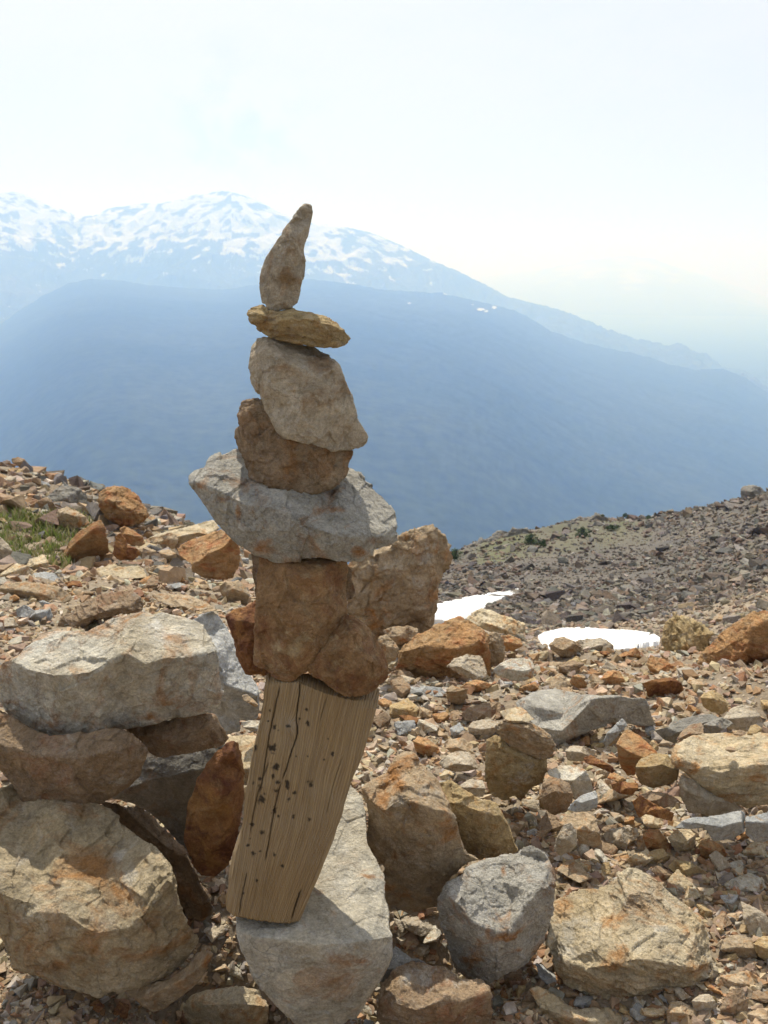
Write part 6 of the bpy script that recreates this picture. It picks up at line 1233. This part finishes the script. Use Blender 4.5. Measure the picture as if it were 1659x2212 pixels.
# ------------------------------------------------------------------ grass on the left scree
def blades(name, label, polys, n, size, seed, rmin, rmax, pal):
    r = np.random.RandomState(seed); Vs, Ts, Cs = [], [], []; b = 0
    for poly in polys:
        P_ = np.array(poly); c = 0
        px = r.uniform(P_[:, 0].min(), P_[:, 0].max(), n * 3); py = r.uniform(P_[:, 1].min() - 8, P_[:, 1].max() + 8, n * 3)
        ok = in_poly(px, py + 8 * perlin(np.stack([px / 30, py / 30, px * 0], 1)), P_); ok &= fbm(np.stack([px / 28, py / 14, px * 0], 1), 3) > -0.18
        px, py = px[ok][:n], py[ok][:n]
        g_ = hit2(px, py, rmin); m_ = np.hypot(g_[:, 0], g_[:, 1]) < rmax; g_ = g_[m_]
        for q in g_:
            h = size * r.uniform(0.35, 1.2) * (1.0 + 1.2 * perlin(np.array([[q[0] * 5, q[1] * 5, 0.3]]))[0]); a = r.uniform(0, 6.28); w_ = size * 0.10; ln = r.uniform(0.1, 0.7) * h; la = r.uniform(0, 6.28)
            d = np.array([math.cos(a), math.sin(a), 0]) * w_; l_ = np.array([math.cos(la) * ln, math.sin(la) * ln, 0])
            z0_ = q + [0, 0, -0.01]
            Vs += [z0_ - d, z0_ + d, z0_ + d * 0.7 + l_ * 0.35 + [0, 0, h * 0.6], z0_ - d * 0.7 + l_ * 0.35 + [0, 0, h * 0.6], z0_ + l_ + [0, 0, h]]
            Ts += [(b, b + 1, b + 2), (b, b + 2, b + 3), (b + 3, b + 2, b + 4)]; b += 5
            col = pal[r.randint(len(pal))] * r.uniform(0.8, 1.25); Cs += [(*col, 1)] * 5
    m, t = NT(name); g = G(t); c = g.n('ShaderNodeAttribute', attribute_name='tone').outputs['Color']
    bd = g.n('ShaderNodeBsdfPrincipled', {'Base Color': c, 'Roughness': 0.7, 'Specular IOR Level': 0.2}); tr = g.n('ShaderNodeBsdfTranslucent', {'Color': c})
    mx = g.n('ShaderNodeMixShader', {0: 0.3, 1: bd.outputs[0], 2: tr.outputs[0]}); t.links.new(mx.outputs[0], g.n('ShaderNodeOutputMaterial').inputs[0])
    tag(add_obj(name, mk_mesh(name, np.array(Vs), np.array(Ts), True, {'tone': ('FLOAT_COLOR', np.array(Cs))}), m), label, 'grass', kind='stuff')
GP = np.array([(0.15, 0.20, 0.05), (0.22, 0.28, 0.07), (0.27, 0.27, 0.11), (0.12, 0.15, 0.045), (0.33, 0.29, 0.16), (0.30, 0.27, 0.17)])
blades('grass', 'tufts of green grass growing among the rocks on the left', [GREEN[0]], 6500, 0.06, 9, 5.0, 10.5, GP)

# ------------------------------------------------------------------ dwarf conifers on the far slope
mt_, t = NT('conifer_needles'); g = G(t)
n_ = g.noise(g.n('ShaderNodeTexCoord').outputs['Object'], 3, 4)
c = g.mix(g.ramp(n_, 0.35, 0.65), c4((0.035, 0.065, 0.025)), c4((0.08, 0.12, 0.04)))
bd = g.n('ShaderNodeBsdfPrincipled', {'Base Color': c, 'Roughness': 0.8}); t.links.new(bd.outputs[0], g.n('ShaderNodeOutputMaterial').inputs[0])
mb_, t = NT('conifer_bark'); g = G(t); c = g.mix(g.ramp(g.noise(g.n('ShaderNodeTexCoord').outputs['Object'], 12, 4), 0.3, 0.7), c4((0.10, 0.08, 0.06)), c4((0.17, 0.14, 0.11)))
bd = g.n('ShaderNodeBsdfPrincipled', {'Base Color': c, 'Roughness': 0.9}); t.links.new(bd.outputs[0], g.n('ShaderNodeOutputMaterial').inputs[0])
def conifer(px, py, w_, h_, rmin, label, seed):
    q = hit2(px, py, rmin)[0]; q[2] = max(q[2], float(gz_rough(q[:1], q[1:2])[0])); k = math.hypot(q[0], q[1]) / F; Wd, H = w_ * k, h_ * k; r = np.random.RandomState(seed)
    e = bpy.data.objects.new('dwarf_conifer', None); COL.objects.link(e); e.location = tuple(q); e.empty_display_size = 0.2
    tag(e, label, 'shrub', 'dwarf conifers on the rubble ridge')
    nn = 7; Vt, Tt = [], []
    for j, (z, rr_) in enumerate([(-0.1, 0.05), (0.3, 0.04), (0.9, 0.012)]):
        for i in range(nn): a = i / nn * 6.283; Vt.append((math.cos(a) * rr_ * H + 0.03 * H * math.sin(z * 4), math.sin(a) * rr_ * H, z * H))
    for j in range(2):
        for i in range(nn): i2 = (i + 1) % nn; a, b, c_, d = j * nn + i, j * nn + i2, (j + 1) * nn + i2, (j + 1) * nn + i; Tt += [(a, b, c_), (a, c_, d)]
    add_obj('trunk', mk_mesh('trunk', np.array(Vt), np.array(Tt)), mb_, parent=e)
    Vt, Tt = [], []; b = 0
    lobes = [(r.uniform(-0.33, 0.33) * Wd, r.uniform(-0.3, 0.3) * Wd, r.uniform(0.15, 0.6) * H, r.uniform(0.16, 0.3)) for _ in range(8)] + [(0, 0, 0.75 * H, 0.16)]
    for (lx, ly, lz, lr) in lobes:
        for _ in range(90):
            v = r.normal(size=3); v /= np.linalg.norm(v); v *= r.uniform(0.4, 1.1); c_ = np.array([lx + v[0] * lr * Wd, ly + v[1] * lr * Wd, lz + v[2] * lr * H])
            s = 0.05 * Wd * r.uniform(0.6, 1.5); a = r.normal(size=3) * s; d = r.normal(size=3) * s
            Vt += [c_, c_ + a, c_ + d]; Tt.append((b, b + 1, b + 2)); b += 3
    add_obj('foliage', mk_mesh('foliage', np.array(Vt), np.array(Tt), False), mt_, parent=e)
for i, (zx, zy, w_, h_, rm, lab) in enumerate([
    (165, 482, 60, 52, 30, 'dark green dwarf conifer at the foot of the ridge, beside the tall boulder'),
    (525, 405, 56, 44, 30, 'broad dark green shrub on the left of the clump below the ridge top'),
    (585, 412, 40, 30, 30, 'smaller dark shrub on the right of the clump below the ridge top'),
    (770, 362, 56, 46, 30, 'pointed dark green shrub halfway along the ridge below the grey ledge'),
    (978, 262, 22, 20, 45, 'lone dark shrub standing up on the skyline of the ridge'),
    (1085, 264, 22, 11, 45, 'low dark bump of shrub on the skyline, right of the lone shrub'),
    (868, 256, 14, 9, 45, 'tiny dark shrub on top of the grey skyline ledge'),
    (672, 368, 36, 18, 30, 'low green shrub between the clump and the pointed shrub'),
    (915, 325, 46, 20, 35, 'wide low green shrub below the lone skyline shrub')]):
    a, b = tf('K', [(zx, zy)])[0]; conifer(a, b, w_ / 1.65 * 0.745 * 1.35, h_ / 1.65 * 0.745 * 1.35, rm, lab, 70 + i)
